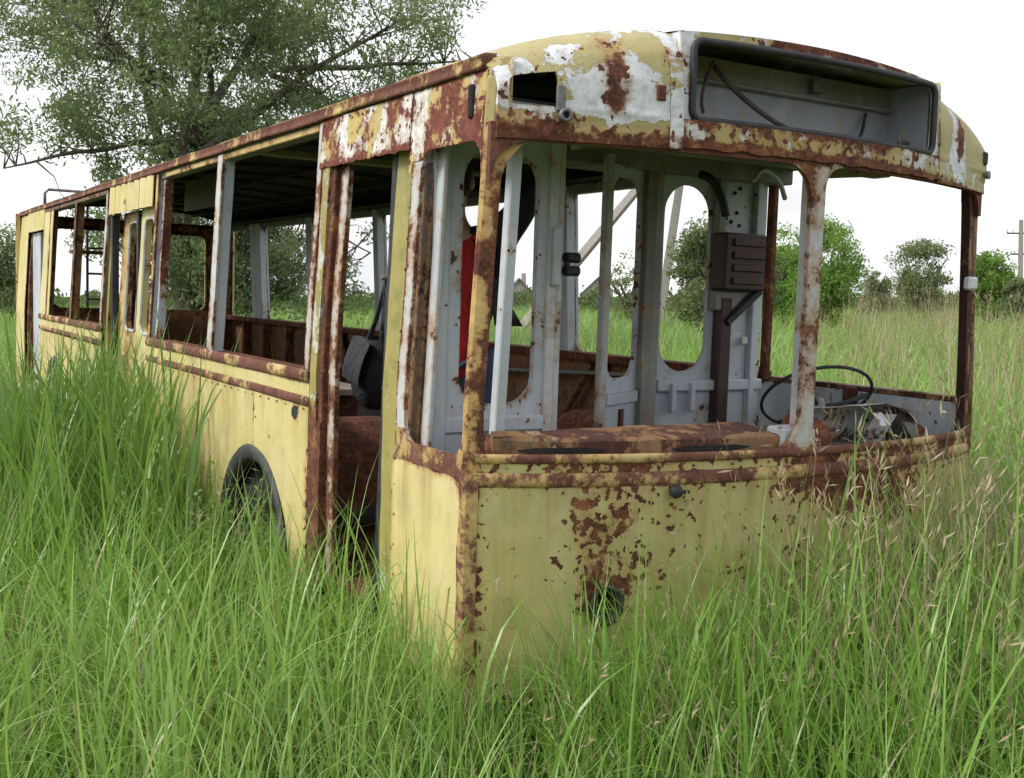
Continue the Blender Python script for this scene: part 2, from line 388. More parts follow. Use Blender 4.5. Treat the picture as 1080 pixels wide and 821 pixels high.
# ---- window posts of the right side: thin outer strip and a hollow channel behind
def wpost(u, wd, z0, z1, m_out, m_in, dep=.065, y=0.):
    panel('window_post', m_out, (u-wd, u, z0, z1), [], mR(y-.004), thick=.012, res=.02, edge_rust=.10, ew=.02, seed=u, dent=.003)
    mb = MB()
    for i in range(10):
        za, zb_ = z0+(z1-z0)*i/10, z0+(z1-z0)*(i+1)/10
    k = 12
    for i in range(k+1):
        z = z0+(z1-z0)*i/k; yy = ys(z)+y
        for (a, b_) in ((u-wd+.02, .012), (u-.012, .012), (u-.012, dep), (u-wd+.02, dep)): mb.v.append(Vector((a, yy+b_+.003*fnz(a, z, 4), z)))
    for i in range(k):
        for a in range(4): mb.f.append((i*4+a, i*4+(a+1) % 4, (i+1)*4+(a+1) % 4, (i+1)*4+a))
    mb.f += [(3, 2, 1, 0), (k*4, k*4+1, k*4+2, k*4+3)]
    part(mb, 'post_channel', m_in)
for u, wd, a, c in ((-1.405, .055, 'wpost', 'wpost'), (-2.85, .09, 'wpost', 'grey'), (-4.24, .06, 'ypost', 'grey'), (-5.80, .07, 'wpost', 'dgrey'), (-7.10, .09, 'darkred', 'darkred'), (-8.46, .06, 'ypost', 'darkred')):
    wpost(u, wd, 1.25, 2.30, a, c)
# front door rear pillar: mossy outer face, rust below the waist, white inner jamb
panel('door_pillar', 'leaf_y', (-1.40, -1.325, 1.04, 2.108), [], mR(.002), thick=.02, res=.02, prim=lambda u, v: .10, rust=lambda u, v: blob(u, v, -1.33, 1.05, .3, .1, .12), dent=.004)
panel('door_pillar', 'rust', (-1.405, -1.28, ZB, 1.045), [], mR(.004), thick=.02, res=.025, prim=lambda u, v: -.15, dent=.006)
panel('door_jamb', 'wpost', (-1.285, -1.20, ZB, 2.108), [], mR(.035), thick=.02, res=.02, rust=lambda u, v: .09*math.exp(-(u+1.285)/.03)+.10*math.exp(-(v-ZB)/.3), dent=.004, seed=4)
mb = MB(); mb.box((-1.325, .012, ZB), (-1.283, .05, 1.25)); mb.box((-1.325, .012, 1.25), (-1.283, .05, 2.11)); part(mb.tum(), 'pillar_seam', 'rust')
mb = MB(); mb.box((-1.40, .055, ZB), (-1.30, .072, 2.28)); part(mb.tum(), 'pillar_core', 'dgrey')
# mid and rear door jambs
for u0, u1, m_ in ((-4.36, -4.19, 'grey'), (-5.83, -5.73, 'leaf_y'), (-8.97, -8.87, 'dgrey'), (-9.95, -9.88, 'ypost')):
    panel('door_jamb', m_, (u0, u1, ZB, 2.29), [], mR(.03), thick=.05, res=.04, seed=u0)
mb = MB(); mb.box((-9.9, .08, ZB+.1), (-9.35, .12, 2.1)); part(mb, 'door_leaf', 'grey')
mb = MB(); mb.box((-9.02, .06, ZB+.1), (-8.97, .10, 2.1)); part(mb, 'rubber_seal', 'rubber')
# ---- header boards above doors (ragged, peeling)
def hrust(u, v): return .10*blob(u, v, -.75, 2.2, .15, .2, 1) + .02
panel('header_panel', 'head', (-1.425, -.56, 2.08, 2.305), [lambda u, v: v-2.107-.008*fnz(u, 0, 18)-.004*fnz(u, 1, 45)], mR(-.006), res=.018, prim=lambda u, v: .0+blob(u, v, -1.3, 2.12, .12, .06, .14)+blob(u, v, -.62, 2.2, .05, .2, .2), rust=lambda u, v: .14*math.exp(-(v-2.105)/.02)+.03, edge_rust=.05, dent=.006)
for k, (u0, u1) in enumerate(((-5.73, -4.38), (-9.95, -8.86))):
    nb = 7
    for i in range(nb):   # corrugated strips
        a, c = u0+(u1-u0)*i/nb, u0+(u1-u0)*(i+1)/nb-.004
        panel('header_strip', 'side', (a, c, 2.09, 2.305), [lambda u, v: v-2.105-.006*fnz(u, 0, 18)], (lambda a=a, c=c: (lambda u, v, w_: (u, ys(v)-.004-.014*math.sin(math.pi*(u-a)/(c-a))+w_, v)))(), res=.03, rust=lambda u, v: .03, edge_rust=.06, seed=i)
# ---- doors in the middle: two leaves, each with a tall rounded window
def leaf(u0, u1, wu0, wu1, y0, m_, z0=ZB+.04, z1=2.12, wz0=1.27, wz1=2.03):
    d = panel('door_leaf', m_, (u0, u1, z0, z1), [hole(wu0, wu1, wz0, wz1, .07), ], lambda u, v, w_: (u, ys(v)+y0+w_, v), thick=.035, res=.025, edge_rust=.08, seed=u0)
    mb = MB(); pts = []
    r = .07
    for (cx, cy, a0) in ((wu1-r, wz1-r, 0), (wu0+r, wz1-r, 90), (wu0+r, wz0+r, 180), (wu1-r, wz0+r, 270)):
        for q in range(5):
            a = R(a0+q*22.5); pts.append((cx+(r+.008)*math.cos(a), ys(cy)+y0-.004, cy+(r+.008)*math.sin(a)))
    pts.append(pts[0]); mb.tube(pts, .012, 6, False); mb.build('window_frame', M['wpost'], d, off=OFF)
    mb = MB(); mb.box((u0+.08, y0-.008, z0+.1), (u1-.08, y0+.002, 1.08), bev=.006); mb.build('door_pressing', M[m_], d, off=OFF)
    return d
leaf(-4.88, -4.36, -4.72, -4.45, .05, 'side')
leaf(-5.62, -4.95, -5.36, -5.02, .085, 'ypost')
mb = MB(); mb.box((-4.95, .07, ZB), (-4.90, .11, 2.1)); part(mb, 'rubber_seal', 'rubber')
mb = MB(); mb.box((-5.70, .05, ZB), (-5.65, .10, 2.1)); part(mb, 'rubber_seal', 'rubber')
# ---- front quarter: window frame with rounded corners next to the front door
panel('quarter_window_frame', 'wpost', (-.535, -.41, 1.01, 2.12), [hole(-.465, .2, 1.075, 2.09, .07)], mR(), thick=.014, res=.015, rust=lambda u, v: .05*math.exp(-(u+.53)/.02), edge_rust=.13, ew=.012)
panel('quarter_window_frame', 'trim', (-.535, -.02, 1.008, 1.12), [hole(-.465, -.032, 1.075, 2.09, .07)], mR(-.003), thick=.014, res=.012, edge_rust=.05, rust=lambda u, v: -.03, prim=lambda u, v: .05)
panel('header_panel', 'head', (-.556, -.03, 2.02, 2.305), [hole(-.465, -.032, 1.075, 2.09, .07), lambda u, v: max(-(u+.535), v-2.06) if u < -.4 else (1 if v > 2.06 else max(u+.05, v-2.06))], mR(-.004), res=.014, rust=lambda u, v: blob(u, v, -.28, 2.2, .17, .1, .15)+blob(u, v, -.1, 2.1, .06, .2, .1), prim=lambda u, v: blob(u, v, -.48, 2.2, .05, .2, .18)+blob(u, v, -.12, 2.22, .02, .1, .2)-.03, edge_rust=.07, ew=.015)
# vertical slot pressed into the header by the corner
mb = MB(); mb.box((-.125, .03, 2.16), (-.10, .055, 2.27), bev=.008); part(mb, 'header_slot', 'dark')
# inner window stiles seen through the quarter window
for u0, u1, y0, y1, m_ in ((-.56, -.462, .045, .09, 'darkred'), (-.455, -.40, .055, .075, 'wpost'), (-.14, -.10, .15, .19, 'grey')):
    mb = MB(); mb.box((u0, y0, .95), (u1, y1, 2.2)); part(mb.tum(), 'inner_stile', m_)
# front corner post: rounded angle between side and front
mb = MB(); k = 40
for i in range(k+1):
    z = 1.02+(2.14-1.02)*i/k; yy = ys(z)
    fl = .045*math.exp(-(z-1.02)/.05) + .11*max(0, (z-1.96)/.16)**2
    for (a, c) in ((-.034-fl*.5, .0), (-.018, -.006), (-.004, .0), (.004, .014), (.010, .026), (bow(.046+fl)-.002, .046+fl), (bow(.046)-.03, .044), (-.03, .032), (-.034-fl*.4, .02)):
        mb.v.append(Vector((a, yy+c, z)))
for i in range(k):
    for a in range(9): mb.f.append((i*9+a, i*9+(a+1) % 9, (i+1)*9+(a+1) % 9, (i+1)*9+a))
part(mb, 'corner_post', 'ypost', rust=lambda v: .03+.13*math.exp(-abs(v.y-ys(v.z)-.045)/.010)+.15*math.exp(-(2.14-v.z)/.07)+.06*fnz(v.z, v.x, 5), prim=lambda v: -.06)
# lower corner: rusty seam strip
mb = MB()
for i in range(21):
    z = ZB-.12+(1.03-ZB+.12)*i/20; q = .005*fnz(z, 1, 6)
    for (a, c) in ((-.042, -.004+q), (-.01, -.009+q), (.005, -.004), (.014, .014), (.022, .032)): mb.v.append(Vector((a, c, z)))
for i in range(20):
    for a in range(4): mb.f.append((i*5+a, i*5+a+1, i*5+6+a, i*5+5+a))
part(mb, 'corner_seam', 'trim', rust=lambda v: .03+.06*fnz(v.z, v.x, 5), prim=-.06)

# ---- bowed front
def frust(u, v):
    return (blob(u, v, .33, .74, .10, .16, .075)+blob(u, v, .42, .70, .05, .2, .07)+blob(u, v, .1, .85, .1, .1, .05)+blob(u, v, 1.5, .9, .16, .14, .12)+blob(u, v, 1.75, .82, .3, .12, .07)
            + blob(u, v, 1.3, .95, .3, .06, .1)+blob(u, v, .04, .7, .02, .5, .15)+.10*math.exp(-(v-ZB)/.08)-.045+.045*min(1, max(0, (u-.25)/.5))*(1 if v > .6 else .7)+.06*math.exp(-(1.0-v)/.05))
panel('front_panel', 'front', (.028, 2.5, ZB-.02, 1.0), [disc(.46, .58, .062), disc(1.95, .60, .062)], mF(), res=.025, rust=frust, edge_rust=.10, ew=.02, seed=1, dent=.014, drip=.9)
for y0 in (.46, 1.95):   # empty headlamp sockets
    hl = part(MB().lathe((bow(y0)+.004, y0, .585), (-1, 0, 0), [(.064, 0), (.070, -.006), (.056, -.006), (.054, .05), (.045, .10), (.0, .12)]), 'headlight_socket', 'wire', smooth=True)
mb = MB(); mb.lathe((bow(.68), .68, .965), (1, -.1, 0), [(.0, .045), (.018, .043), (.024, .03), (.02, .015), (.008, .012), (.008, -.01)]); mb.box((bow(.68)+.02, .69, .955), (bow(.68)+.035, .735, .967)); part(mb, 'latch_knob', 'rubber', smooth=True)
def frail(y0, y1, z0, z1, off, m_, name, rust=None, prim=None):
    mb = MB(); k = 60; h = (z1-z0)/2; zc = (z0+z1)/2
    for i in range(k+1):
        y = y0+(y1-y0)*i/k
        for a in range(7):
            th = -math.pi/2+math.pi*a/6; mb.v.append(Vector((bow(y)+off*math.cos(th)+.003*fnz(y, zc, 4), y, zc+h*math.sin(th))))
    for i in range(k):
        for a in range(6): mb.f.append((i*7+a, (i+1)*7+a, (i+1)*7+a+1, i*7+a+1))
    return part(mb, name, m_, smooth=True, rust=rust, prim=prim)
frail(.02, 2.49, .982, 1.03, .011, 'trim', 'trim_strip', rust=lambda v: .02+.07*fnz(v.y, v.z, 4))
panel('front_band', 'front', (.02, 2.49, 1.0, 1.075), [], mF(.002), res=.02, rust=lambda u, v: .07, prim=lambda u, v: .05+blob(u, v, 1.9, 1.05, .2, .05, .14), dent=.002, edge_rust=.1)
frail(.02, 2.49, 1.06, 1.092, .010, 'trim', 'sill_rail', rust=lambda v: .02+.07*fnz(v.y, v.z, 3), prim=.02)
# windscreen frame: two openings with generous corners
w1, w2 = hole(.047, 1.218, 1.085, 2.085, .12), hole(1.285, 2.415, 1.085, 2.09, .08)
def wrust(u, v): return .14*max(0, min(1, (v-2.06)/.05)) + .10*max(0, min(1, (1.12-v)/.04)) + blob(u, v, 2.45, 1.6, .08, 2, .25)
panel('windscreen_frame', 'wpost', (1.12, 1.40, 1.07, 2.14), [w1, w2], mF(.0), thick=.02, res=.015, rust=lambda u, v: wrust(u, v)+.03, prim=lambda u, v: .07, edge_rust=.06, dent=.003)
panel('windscreen_frame', 'trim', (.042, 1.118, 1.95, 2.14), [w1], mF(.002), thick=.02, res=.02, rust=lambda u, v: .08, dent=.003)
panel('windscreen_frame', 'trim', (1.402, 2.46, 2.0, 2.14), [w2], mF(.002), thick=.02, res=.02, rust=lambda u, v: .06, prim=lambda u, v: .02, dent=.005)
panel('windscreen_frame', 'darkred', (2.40, 2.48, 1.05, 2.14), [w2], lambda u, v, w_: (bow(u)-w_, u-.06*(v-1.07), v), thick=.04, res=.02)
mb = MB(); mb.box((bow(1.25)-.06, 1.225, 1.05), (bow(1.25)-.018, 1.278, 2.13)); part(mb, 'centre_post_core', 'wpost', prim=.03)
mb = MB()                                                    # far corner post, dark rust tube
mb.tube([(-.02, 2.475-ys(z)*1.1, z) for z in (1.0, 1.3, 1.6, 1.9, 2.2)], [.04, .034, .032, .032, .036], 10); part(mb, 'corner_post', 'darkred', smooth=True)
mb = MB(); mb.box((.02, 2.36, 1.685), (.055, 2.42, 1.74), bev=.008); part(mb, 'mirror_bracket', 'white')
panel('side_panel', 'front', (-1.2, .0, ZB, 1.06), [], mL(), seed=5)

def rivets(pts_n, r=.0055):
    mb = MB()
    for p, nn in pts_n: mb.lathe(p, nn, [(r, -.001), (r*.8, .003), (.0, .0045)], 6)
    o = part(mb, 'rivets', 'trim'); o['kind'] = 'stuff'; return o
rivets([((-1.46-.115*i, -.001, 1.085), (0, -1, 0)) for i in range(25)]+[((-2.10, -.001, .88+.1*i), (0, -1, 0)) for i in range(2)])
rivets([((-.53, ys(z)-.002, z), (0, -1, 0)) for z in np.arange(.36, 2.1, .11)])
rivets([((bow(y)+.002, y, .965), (1, 0, 0)) for y in np.arange(.09, 2.45, .105)])
rivets([((bow(y)+.002, y, 1.047), (1, 0, 0)) for y in np.arange(.12, 2.45, .16)])
rivets([((-.60-.1*i, ys(2.285)-.008, 2.285), (0, -1, 0)) for i in range(9)])
# dome above the windscreen and the roof shell
def zroof(y):
    tt = min(abs(y-1.25)/1.205, 1.); return 2.335+.205*(1-tt**2.7)**.72
def dome_pt(y, a):
    """a 0..1: skirt; 1..2: curve into the roof"""
    zl, zm = 2.09, 2.22; yc = 1.25+(y-1.25)*(1-.012*0)
    if a <= 1:
        z = zl+(zm-zl)*a; return (bow(y)+.012, yc-math.copysign(ys(z), y-1.25)*0, z)
    ph = (a-1)*math.pi/2; z = zm+(zroof(y)-zm)*math.sin(ph)**.7
    return (bow(y)+.012-.34*(1-math.cos(ph)**.7), yc, z)
D0, D1 = .055, 2.445
DU0, DU1, DZ0, DZ1 = .70, 1.90, 2.195, 2.452                 # destination box opening
def dome_panel(name, y0, y1, rust, prim, holes=(), m_='dome'):
    panel(name, m_, (y0, y1, 0., 2.), list(holes), lambda u, v, w_: tuple(np.array(dome_pt(u, v)) - np.array((w_*(1 if v < 1.5 else .3), 0, w_*(0 if v < 1.5 else 1)))), thick=.012, res=.03, rust=rust, prim=prim, edge_rust=.10, ew=.03, dent=.006)
def slot(u0, u1, a0, a1):
    def f(u, v): return max(abs(u-(u0+u1)/2)-(u1-u0)/2, (abs(v-(a0+a1)/2)-(a1-a0)/2)*.14)
    return f
dome_panel('dome_panel', D0, .605, lambda u, v: (.26*max(0, 1-v/.75)+.06*fnz(u, v*.2, 12)*max(0, 1-v/1.3) + blob(u, v, .42, .95, .045, .3, .24)+blob(u, v, .43, 1.5, .05, .4, .13)), lambda u, v: blob(u, v, .47, .95, .16, .32, .28)+blob(u, v, .28, .85, .2, .32, .18)+.05*fnz(u, v*.3, 9)+blob(u, v, .09, 1.5, .05, .7, .2)+blob(u, v, .4, 1.75, .4, .35, .09)+.16*fnz(u, v*.35, 6, 3)-.01, [slot(.085, .235, .80, 1.17)])
dome_panel('dome_panel', .608, .655, lambda u, v: .10*max(0, 1-v/.5), lambda u, v: .16)
dome_panel('dome_panel', 1.955, D1, lambda u, v: .20*max(0, 1-v/.3)+blob(u, v, 2.14, 1.0, .045, .3, .26), lambda u, v: blob(u, v, 2.12, .9, .10, .8, .24)-.02)
# skirt under the destination box
panel('dome_skirt', 'dome', (.655, 1.955, 2.09, 2.19), [lambda u, v: v-2.10-.01*fnz(u, 3, 14)], mF(-.014), res=.016, rust=lambda u, v: .075+.16*max(0, (2.135-v)/.03)+.05*fnz(u, v, 7), prim=lambda u, v: .08)
# destination box hood: flat face set in the dome, lid running back into the roof
FX = .215
def hoodz(y): return 2.460+.034*(1-((y-1.18)/.78)**2)
def fx(y, z): return FX+.02-.10*(abs(y-1.3)/.65)**2*.6-.10*max(0, z-2.4)
dst = panel('destination_box', 'dome', (.655, 1.955, 2.165, 2.50), [hole(DU0, DU1, DZ0, DZ1, .035), lambda u, v: -(v-(hoodz(u)))], lambda u, v, w_: (fx(u, v)-w_, u, v), thick=.015, res=.02,
      rust=lambda u, v: blob(u, v, 1.3, 2.48, .38, .03, .22)+.03, prim=lambda u, v: .12+blob(u, v, .67, 2.3, .03, .2, .1), edge_rust=.05, dent=.003)
mb = MB(); k = 24; nn = 8
for i in range(k+1):
    y = .655+1.3*i/k; zt = hoodz(y)
    for j in range(nn+1):
        q = j/nn; x0 = fx(y, zt); mb.v.append(Vector((x0-(x0+.5)*q, y, zt+(zroof(y)+.004-zt)*math.sin(q*math.pi/2))))
for i in range(k):
    for j in range(nn): mb.f.append((i*(nn+1)+j, (i+1)*(nn+1)+j, (i+1)*(nn+1)+j+1, i*(nn+1)+j+1))
mb.build('box_lid', M['dome'], dst, off=OFF, smooth=True, prim=.1)
for y in (.656, 1.954):                                       # cheeks
    mb = MB()
    for z in (2.12, 2.2, 2.3, 2.4, 2.475):
        mb.v += [Vector((fx(y, z), y, z)), Vector((-.45, y, z+.03))]
    for i in range(4): mb.f.append((2*i, 2*i+1, 2*i+3, 2*i+2))
    mb.build('box_cheek', M['dome'], dst, off=OFF, prim=.1)
# rubber gasket round the opening
pts = []; r = .035
for (cx, cy, a0) in ((DU1-r, DZ1-r, 0), (DU0+r, DZ1-r, 90), (DU0+r, DZ0+r, 180), (DU1-r, DZ0+r, 270)):
    for q in range(5):
        a = R(a0+q*22.5); y, z = cx+r*math.cos(a), cy+r*math.sin(a); pts.append((y, z))
pp = []
for i in range(len(pts)):
    a, c = pts[i], pts[(i+1) % len(pts)]; k = max(1, int(math.dist(a, c)/.08))
    for j in range(k): y, z = a[0]+(c[0]-a[0])*j/k, a[1]+(c[1]-a[1])*j/k; pp.append((fx(y, z)+.006, y, z))
pp.append(pp[0])
mb = MB(); mb.tube(pp, .0125, 8, False); mb.build('rubber_gasket', M['rubber'], dst, off=OFF, smooth=True)
# lining of the box: back, floor, ceiling, ends
for nm, lo, hi in (('box_back', (-.07, DU0-.04, 2.17), (-.055, DU1+.04, 2.39)), ('box_floor', (-.06, DU0-.04, 2.165), (.17, DU1+.04, 2.178)), ('box_end', (-.06, DU1+.02, 2.17), (.14, DU1+.035, 2.47)), ('box_end', (-.06, DU0-.035, 2.17), (.16, DU0-.02, 2.47))):
    mb = MB(); mb.box(lo, hi); mb.build(nm, M['boxin'], dst, off=OFF)
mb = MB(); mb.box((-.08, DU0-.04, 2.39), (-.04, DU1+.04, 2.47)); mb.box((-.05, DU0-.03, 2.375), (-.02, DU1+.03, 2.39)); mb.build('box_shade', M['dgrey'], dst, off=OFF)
def cable(p, r, name, parent, m_='wire'):
    ps = []
    P_ = [Vector(q) for q in p]; P_ = [P_[0]*2-P_[1]]+P_+[P_[-1]*2-P_[-2]]
    for i in range(1, len(P_)-2):
        for j in range(6):
            s = j/6; a, b_, c, d = P_[i-1:i+3]
            ps.append(.5*((2*b_)+(c-a)*s+(2*a-5*b_+4*c-d)*s*s+(3*b_-a-3*c+d)*s**3))
    ps.append(P_[-2]); mb = MB(); mb.tube(ps, r, 6); return mb.build(name, M[m_], parent, off=OFF, smooth=True)
cable([(.0, .95, 2.43), (.05, 1.0, 2.35), (.10, 1.12, 2.26), (.12, 1.28, 2.205), (.14, 1.38, 2.19)], .009, 'cable', dst)
cable([(.12, 1.5, 2.19), (.06, 1.62, 2.22), (.0, 1.72, 2.28), (-.04, 1.78, 2.36)], .007, 'cable', dst)
cable([(.02, .93, 2.44), (.04, .88, 2.36), (.05, .86, 2.29), (.05, .87, 2.25)], .006, 'cable', dst)
mb = MB(); mb.box((-.03, 1.45, 2.40), (.0, 1.5, 2.45)); mb.build('bracket', M['metal'], dst, off=OFF)
mb = MB(); mb.box((.05, 1.86, 2.24), (.07, 1.915, 2.255)); mb.box((.052, 1.862, 2.2), (.062, 1.872, 2.3)); mb.build('bracket', M['metal'], dst, off=OFF)
mb = MB()                                                    # folded corner between the side header and the dome
for i in range(9):
    z = 2.07+.275*i/8; q = .02*max(0, (z-2.27)/.07)**2
    for (a, c) in ((-.07, ys(z)-.002+q), (-.02, ys(z)-.006+q), (.004, ys(z)+.010+q), (.016, ys(z)+.030+q), (bow(.1)+.004, .10)): mb.v.append(Vector((a, c, z)))
for i in range(8):
    for a in range(4): mb.f.append((i*5+a, i*5+a+1, i*5+a+6, i*5+a+5))
part(mb, 'dome_corner', 'dome', rust=lambda v: .10+.1*max(0, (2.18-v.z)/.1), prim=lambda v: .05)
# marker lamp sockets and their brackets on the dome corners
mb = MB(); mb.lathe((bow(.25)+.016, .25, 2.165), (1, -.3, 0), [(.0, 0), (.020, 0), (.022, .035), (.012, .036), (.010, .005)], 16); part(mb, 'marker_lamp_socket', 'metal', smooth=True)
mb = MB(); mb.box((bow(.235)+.01, .225, 2.18), (bow(.235)+.02, .26, 2.26), bev=.004); part(mb, 'lamp_bracket', 'metal')
mb = MB(); mb.box((.035, 2.395, 2.205), (.062, 2.425, 2.262), bev=.008); part(mb, 'marker_lamp_socket', 'rubber')
mb = MB(); mb.lathe((.055, 2.41, 2.165), (1, .3, 0), [(0, 0), (.014, 0), (.018, .02), (0, .024)], 14); part(mb, 'marker_lamp_socket', 'metal')
mb = MB(); mb.box((bow(.57)+.006, .555, 2.24), (bow(.57)+.018, .59, 2.29)); part(mb, 'rusty_plate', 'rust')

# roof in sheets, with torn slits; dark lining below
def roof_map(u, v, w_):   # u along bus, v = y
    return (u, v, zroof(v)-w_)
slits = [lambda u, v: max(abs(u+8.45)-.22, abs(v-1.35)-.10), lambda u, v: max(abs(u+8.1)-.3, abs(v-1.62)-.05)]
for i in range(6):
    u0 = -10.6+i*1.70; u1 = min(u0+1.697, -.36)
    panel('roof_panel', 'trim', (u0, u1, D0-.005, D1+.005), slits, roof_map, thick=.012, res=.085, seed=i, dent=.01, edge_rust=.05)
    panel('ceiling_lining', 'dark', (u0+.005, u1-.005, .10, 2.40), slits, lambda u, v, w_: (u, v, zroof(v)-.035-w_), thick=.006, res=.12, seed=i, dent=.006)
for i in range(15):
    x = -.6-.7*i; mb = MB()
    mb.tube([(x, .09+2.32*j/10, zroof(.09+2.32*j/10)-.05) for j in range(11)], .022, 5); part(mb, 'roof_rib', 'dark')
for yy in (.55, 1.25, 1.95):
    mb = MB(); mb.box((-10.5, yy-.02, zroof(yy)-.085), (-.5, yy+.02, zroof(yy)-.06)); part(mb, 'roof_stringer', 'dark')
for sgn, yb in ((1, .10), (-1, 2.40)):
    mb = MB(); mb.box((-10.55, yb-.03, 2.27), (-.3, yb+.03, 2.33)); part(mb, 'cant_rail', 'dgrey')
    # gutter rail
    mb = MB(); k = 60
    for i in range(k+1):
        x = -10.62+(10.57 if sgn == 1 else 10.2)*i/k; q = .006*fnz(x, 2, 1.5)
        for (dy, dz) in ((.0, -.008), (-.014, -.010), (-.020, -.004), (-.014, .006), (-.013, .030), (-.018, .036), (-.006, .042), (.04, .046), (.02, -.002)):
            mb.v.append(Vector((x, yb-sgn*.045+sgn*dy, 2.318+dz+q)))
    for i in range(k):
        for a in range(9): mb.f.append((i*9+a, i*9+(a+1) % 9, (i+1)*9+(a+1) % 9, (i+1)*9+a))
    mb.f.append(tuple(range(9))); mb.f.append(tuple(k*9+a for a in range(9)))
    part(mb, 'gutter', 'trim', smooth=True, rust=lambda v: .055+.06*fnz(v.x, v.y, 2), prim=lambda v: -.01)
    mb = MB(); mb.box((-4.1 if sgn == 1 else -10.5, yb-sgn*.035-.006, 2.27), (-1.43 if sgn == 1 else -1.3, yb-sgn*.035+.006, 2.302)); part(mb, 'window_top_rail', 'ypost')
mb = MB(); mb.box((-8.86, .05, 2.27), (-5.8, .062, 2.302)); part(mb, 'window_top_rail', 'darkred')
for xa, xb in ((-10.5, -.5),):                               # inner cornice boards that close the ceiling to the window heads
    for y0, y1 in ((.10, .34), (2.16, 2.40)):
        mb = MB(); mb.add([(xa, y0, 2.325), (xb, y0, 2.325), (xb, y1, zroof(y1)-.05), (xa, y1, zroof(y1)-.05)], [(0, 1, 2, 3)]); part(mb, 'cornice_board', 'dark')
mb = MB(); k = 16                                            # cab ceiling under the dome
for i in range(k+1):
    y = .12+2.26*i/k
    for a, z in ((bow(y)-.035, 2.125), (bow(y)-.12, 2.20), (-.45, min(2.30, zroof(y)-.06))): mb.v.append(Vector((a, y, z)))
for i in range(k):
    for a in range(2): mb.f.append((i*3+a, (i+1)*3+a, (i+1)*3+a+1, i*3+a+1))
part(mb, 'cab_ceiling', 'dgrey', smooth=True)
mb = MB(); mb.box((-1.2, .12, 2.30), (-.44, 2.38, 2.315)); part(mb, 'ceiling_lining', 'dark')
# hanging ceiling boards
mb = MB(); mb.box((-5.75, .49, 2.20), (-4.75, .505, 2.43), Matrix.Rotation(R(-3), 4, 'X')); part(mb, 'hanging_ceiling_board', 'dgrey')
mb = MB(); mb.box((-3.6, .5, 2.40), (-3.5, 2.2, 2.44)); part(mb, 'ceiling_beam', 'leaf_y')

# ---- left side: inner panels, ribs, posts
lposts = [(-1.36, .08, 'trim'), (-3.10, .22, 'grey'), (-4.65, .10, 'grey'), (-6.02, .10, 'grey'), (-7.65, .16, 'grey'), (-9.35, .36, 'grey')]
panel('side_panel', 'brown', (-10.6, -1.2, ZB, 1.22), [], mL(), thick=.03, res=.12, seed=4)
mb = MB(); mb.box((-10.6, 2.36, 1.20), (-1.2, 2.49, 1.25)); part(mb, 'sill_ledge', 'rust')
for u, wd, m_ in lposts:
    mb = MB()
    for z in (1.24, 2.32):
        for a, c in ((u-wd/2, 2.5-ys(z)-.01), (u+wd/2, 2.5-ys(z)-.01), (u+wd/2, 2.5-ys(z)-.10), (u-wd/2, 2.5-ys(z)-.10)): mb.v.append(Vector((a, c, z)))
    mb.f += [(0, 1, 5, 4), (1, 2, 6, 5), (2, 3, 7, 6), (3, 0, 4, 7), (3, 2, 1, 0), (4, 5, 6, 7)]
    part(mb, 'window_post', m_)
    panel('window_corner', m_, (u-wd/2-.09, u+wd/2+.09, 1.25, 2.29), [hole(u+wd/2, u+wd/2+1.3, 1.25, 2.29, .09), hole(u-wd/2-1.3, u-wd/2, 1.25, 2.29, .09)], mL(.03), thick=.01, res=.03)
for i in range(12):
    x = -1.9-.72*i; mb = MB(); mb.box((x-.03, 2.38, .6), (x+.03, 2.46, 1.21)); part(mb, 'wall_rib', 'rust' if i % 3 else 'darkred')
for x0, x1 in ((-3.2, -2.7), (-4.7, -4.3), (-7.9, -7.5), (-6.5, -6.9)):
    mb = MB(); mb.tube([(x0, 2.40, .62), (x1, 2.40, 1.18)], .025, 6); part(mb, 'wall_brace', 'darkred')
mb = MB(); mb.box((-7.2, 2.40, .85), (-6.85, 2.42, 1.17)); part(mb, 'wall_plate', 'dgrey')
cable([(-4.2, 2.36, 1.05), (-3.2, 2.34, 1.10), (-2.4, 2.34, 1.14), (-1.6, 2.34, 1.16)], .014, 'wall_conduit', bus, 'dgrey')
# cab side under the driver's window
panel('cab_side_panel', 'grey', (-1.28, -.02, .6, 1.215), [disc(-.28, 1.13, .018), disc(-.48, 1.05, .012), disc(-.9, 1.1, .014)], mL(.06), thick=.015, res=.03, edge_rust=.08)
mb = MB(); mb.box((-1.3, 2.42, 1.20), (.0, 2.50, 1.225)); part(mb, 'sill_ledge', 'darkred')
mb = MB(); mb.box((-.62, 2.38, 1.14), (-.56, 2.43, 1.22)); part(mb, 'cab_bracket', 'rust')
# rear wall
rw = panel('rear_wall', 'side', (.0, 2.5, ZB, 2.34), [hole(.38, 1.18, 1.30, 2.2, .08), hole(1.34, 2.14, 1.30, 2.2, .08)], lambda u, v, w_: (-10.6-.06*(1-abs(u-1.25)/1.25)+w_, u, v), thick=.02, res=.06)
panel('rear_wall_lining', 'darkred', (.04, 2.46, 1.30, 2.33), [hole(.38, 1.18, 1.30, 2.2, .08), hole(1.34, 2.14, 1.30, 2.2, .08)], lambda u, v, w_: (-10.52-w_*0, u, v), thick=.02, res=.06)
panel('rear_wall_lining', 'brown', (.04, 2.46, .6, 1.30), [], lambda u, v, w_: (-10.5-w_*0+.0, u, v), thick=.02, res=.2)
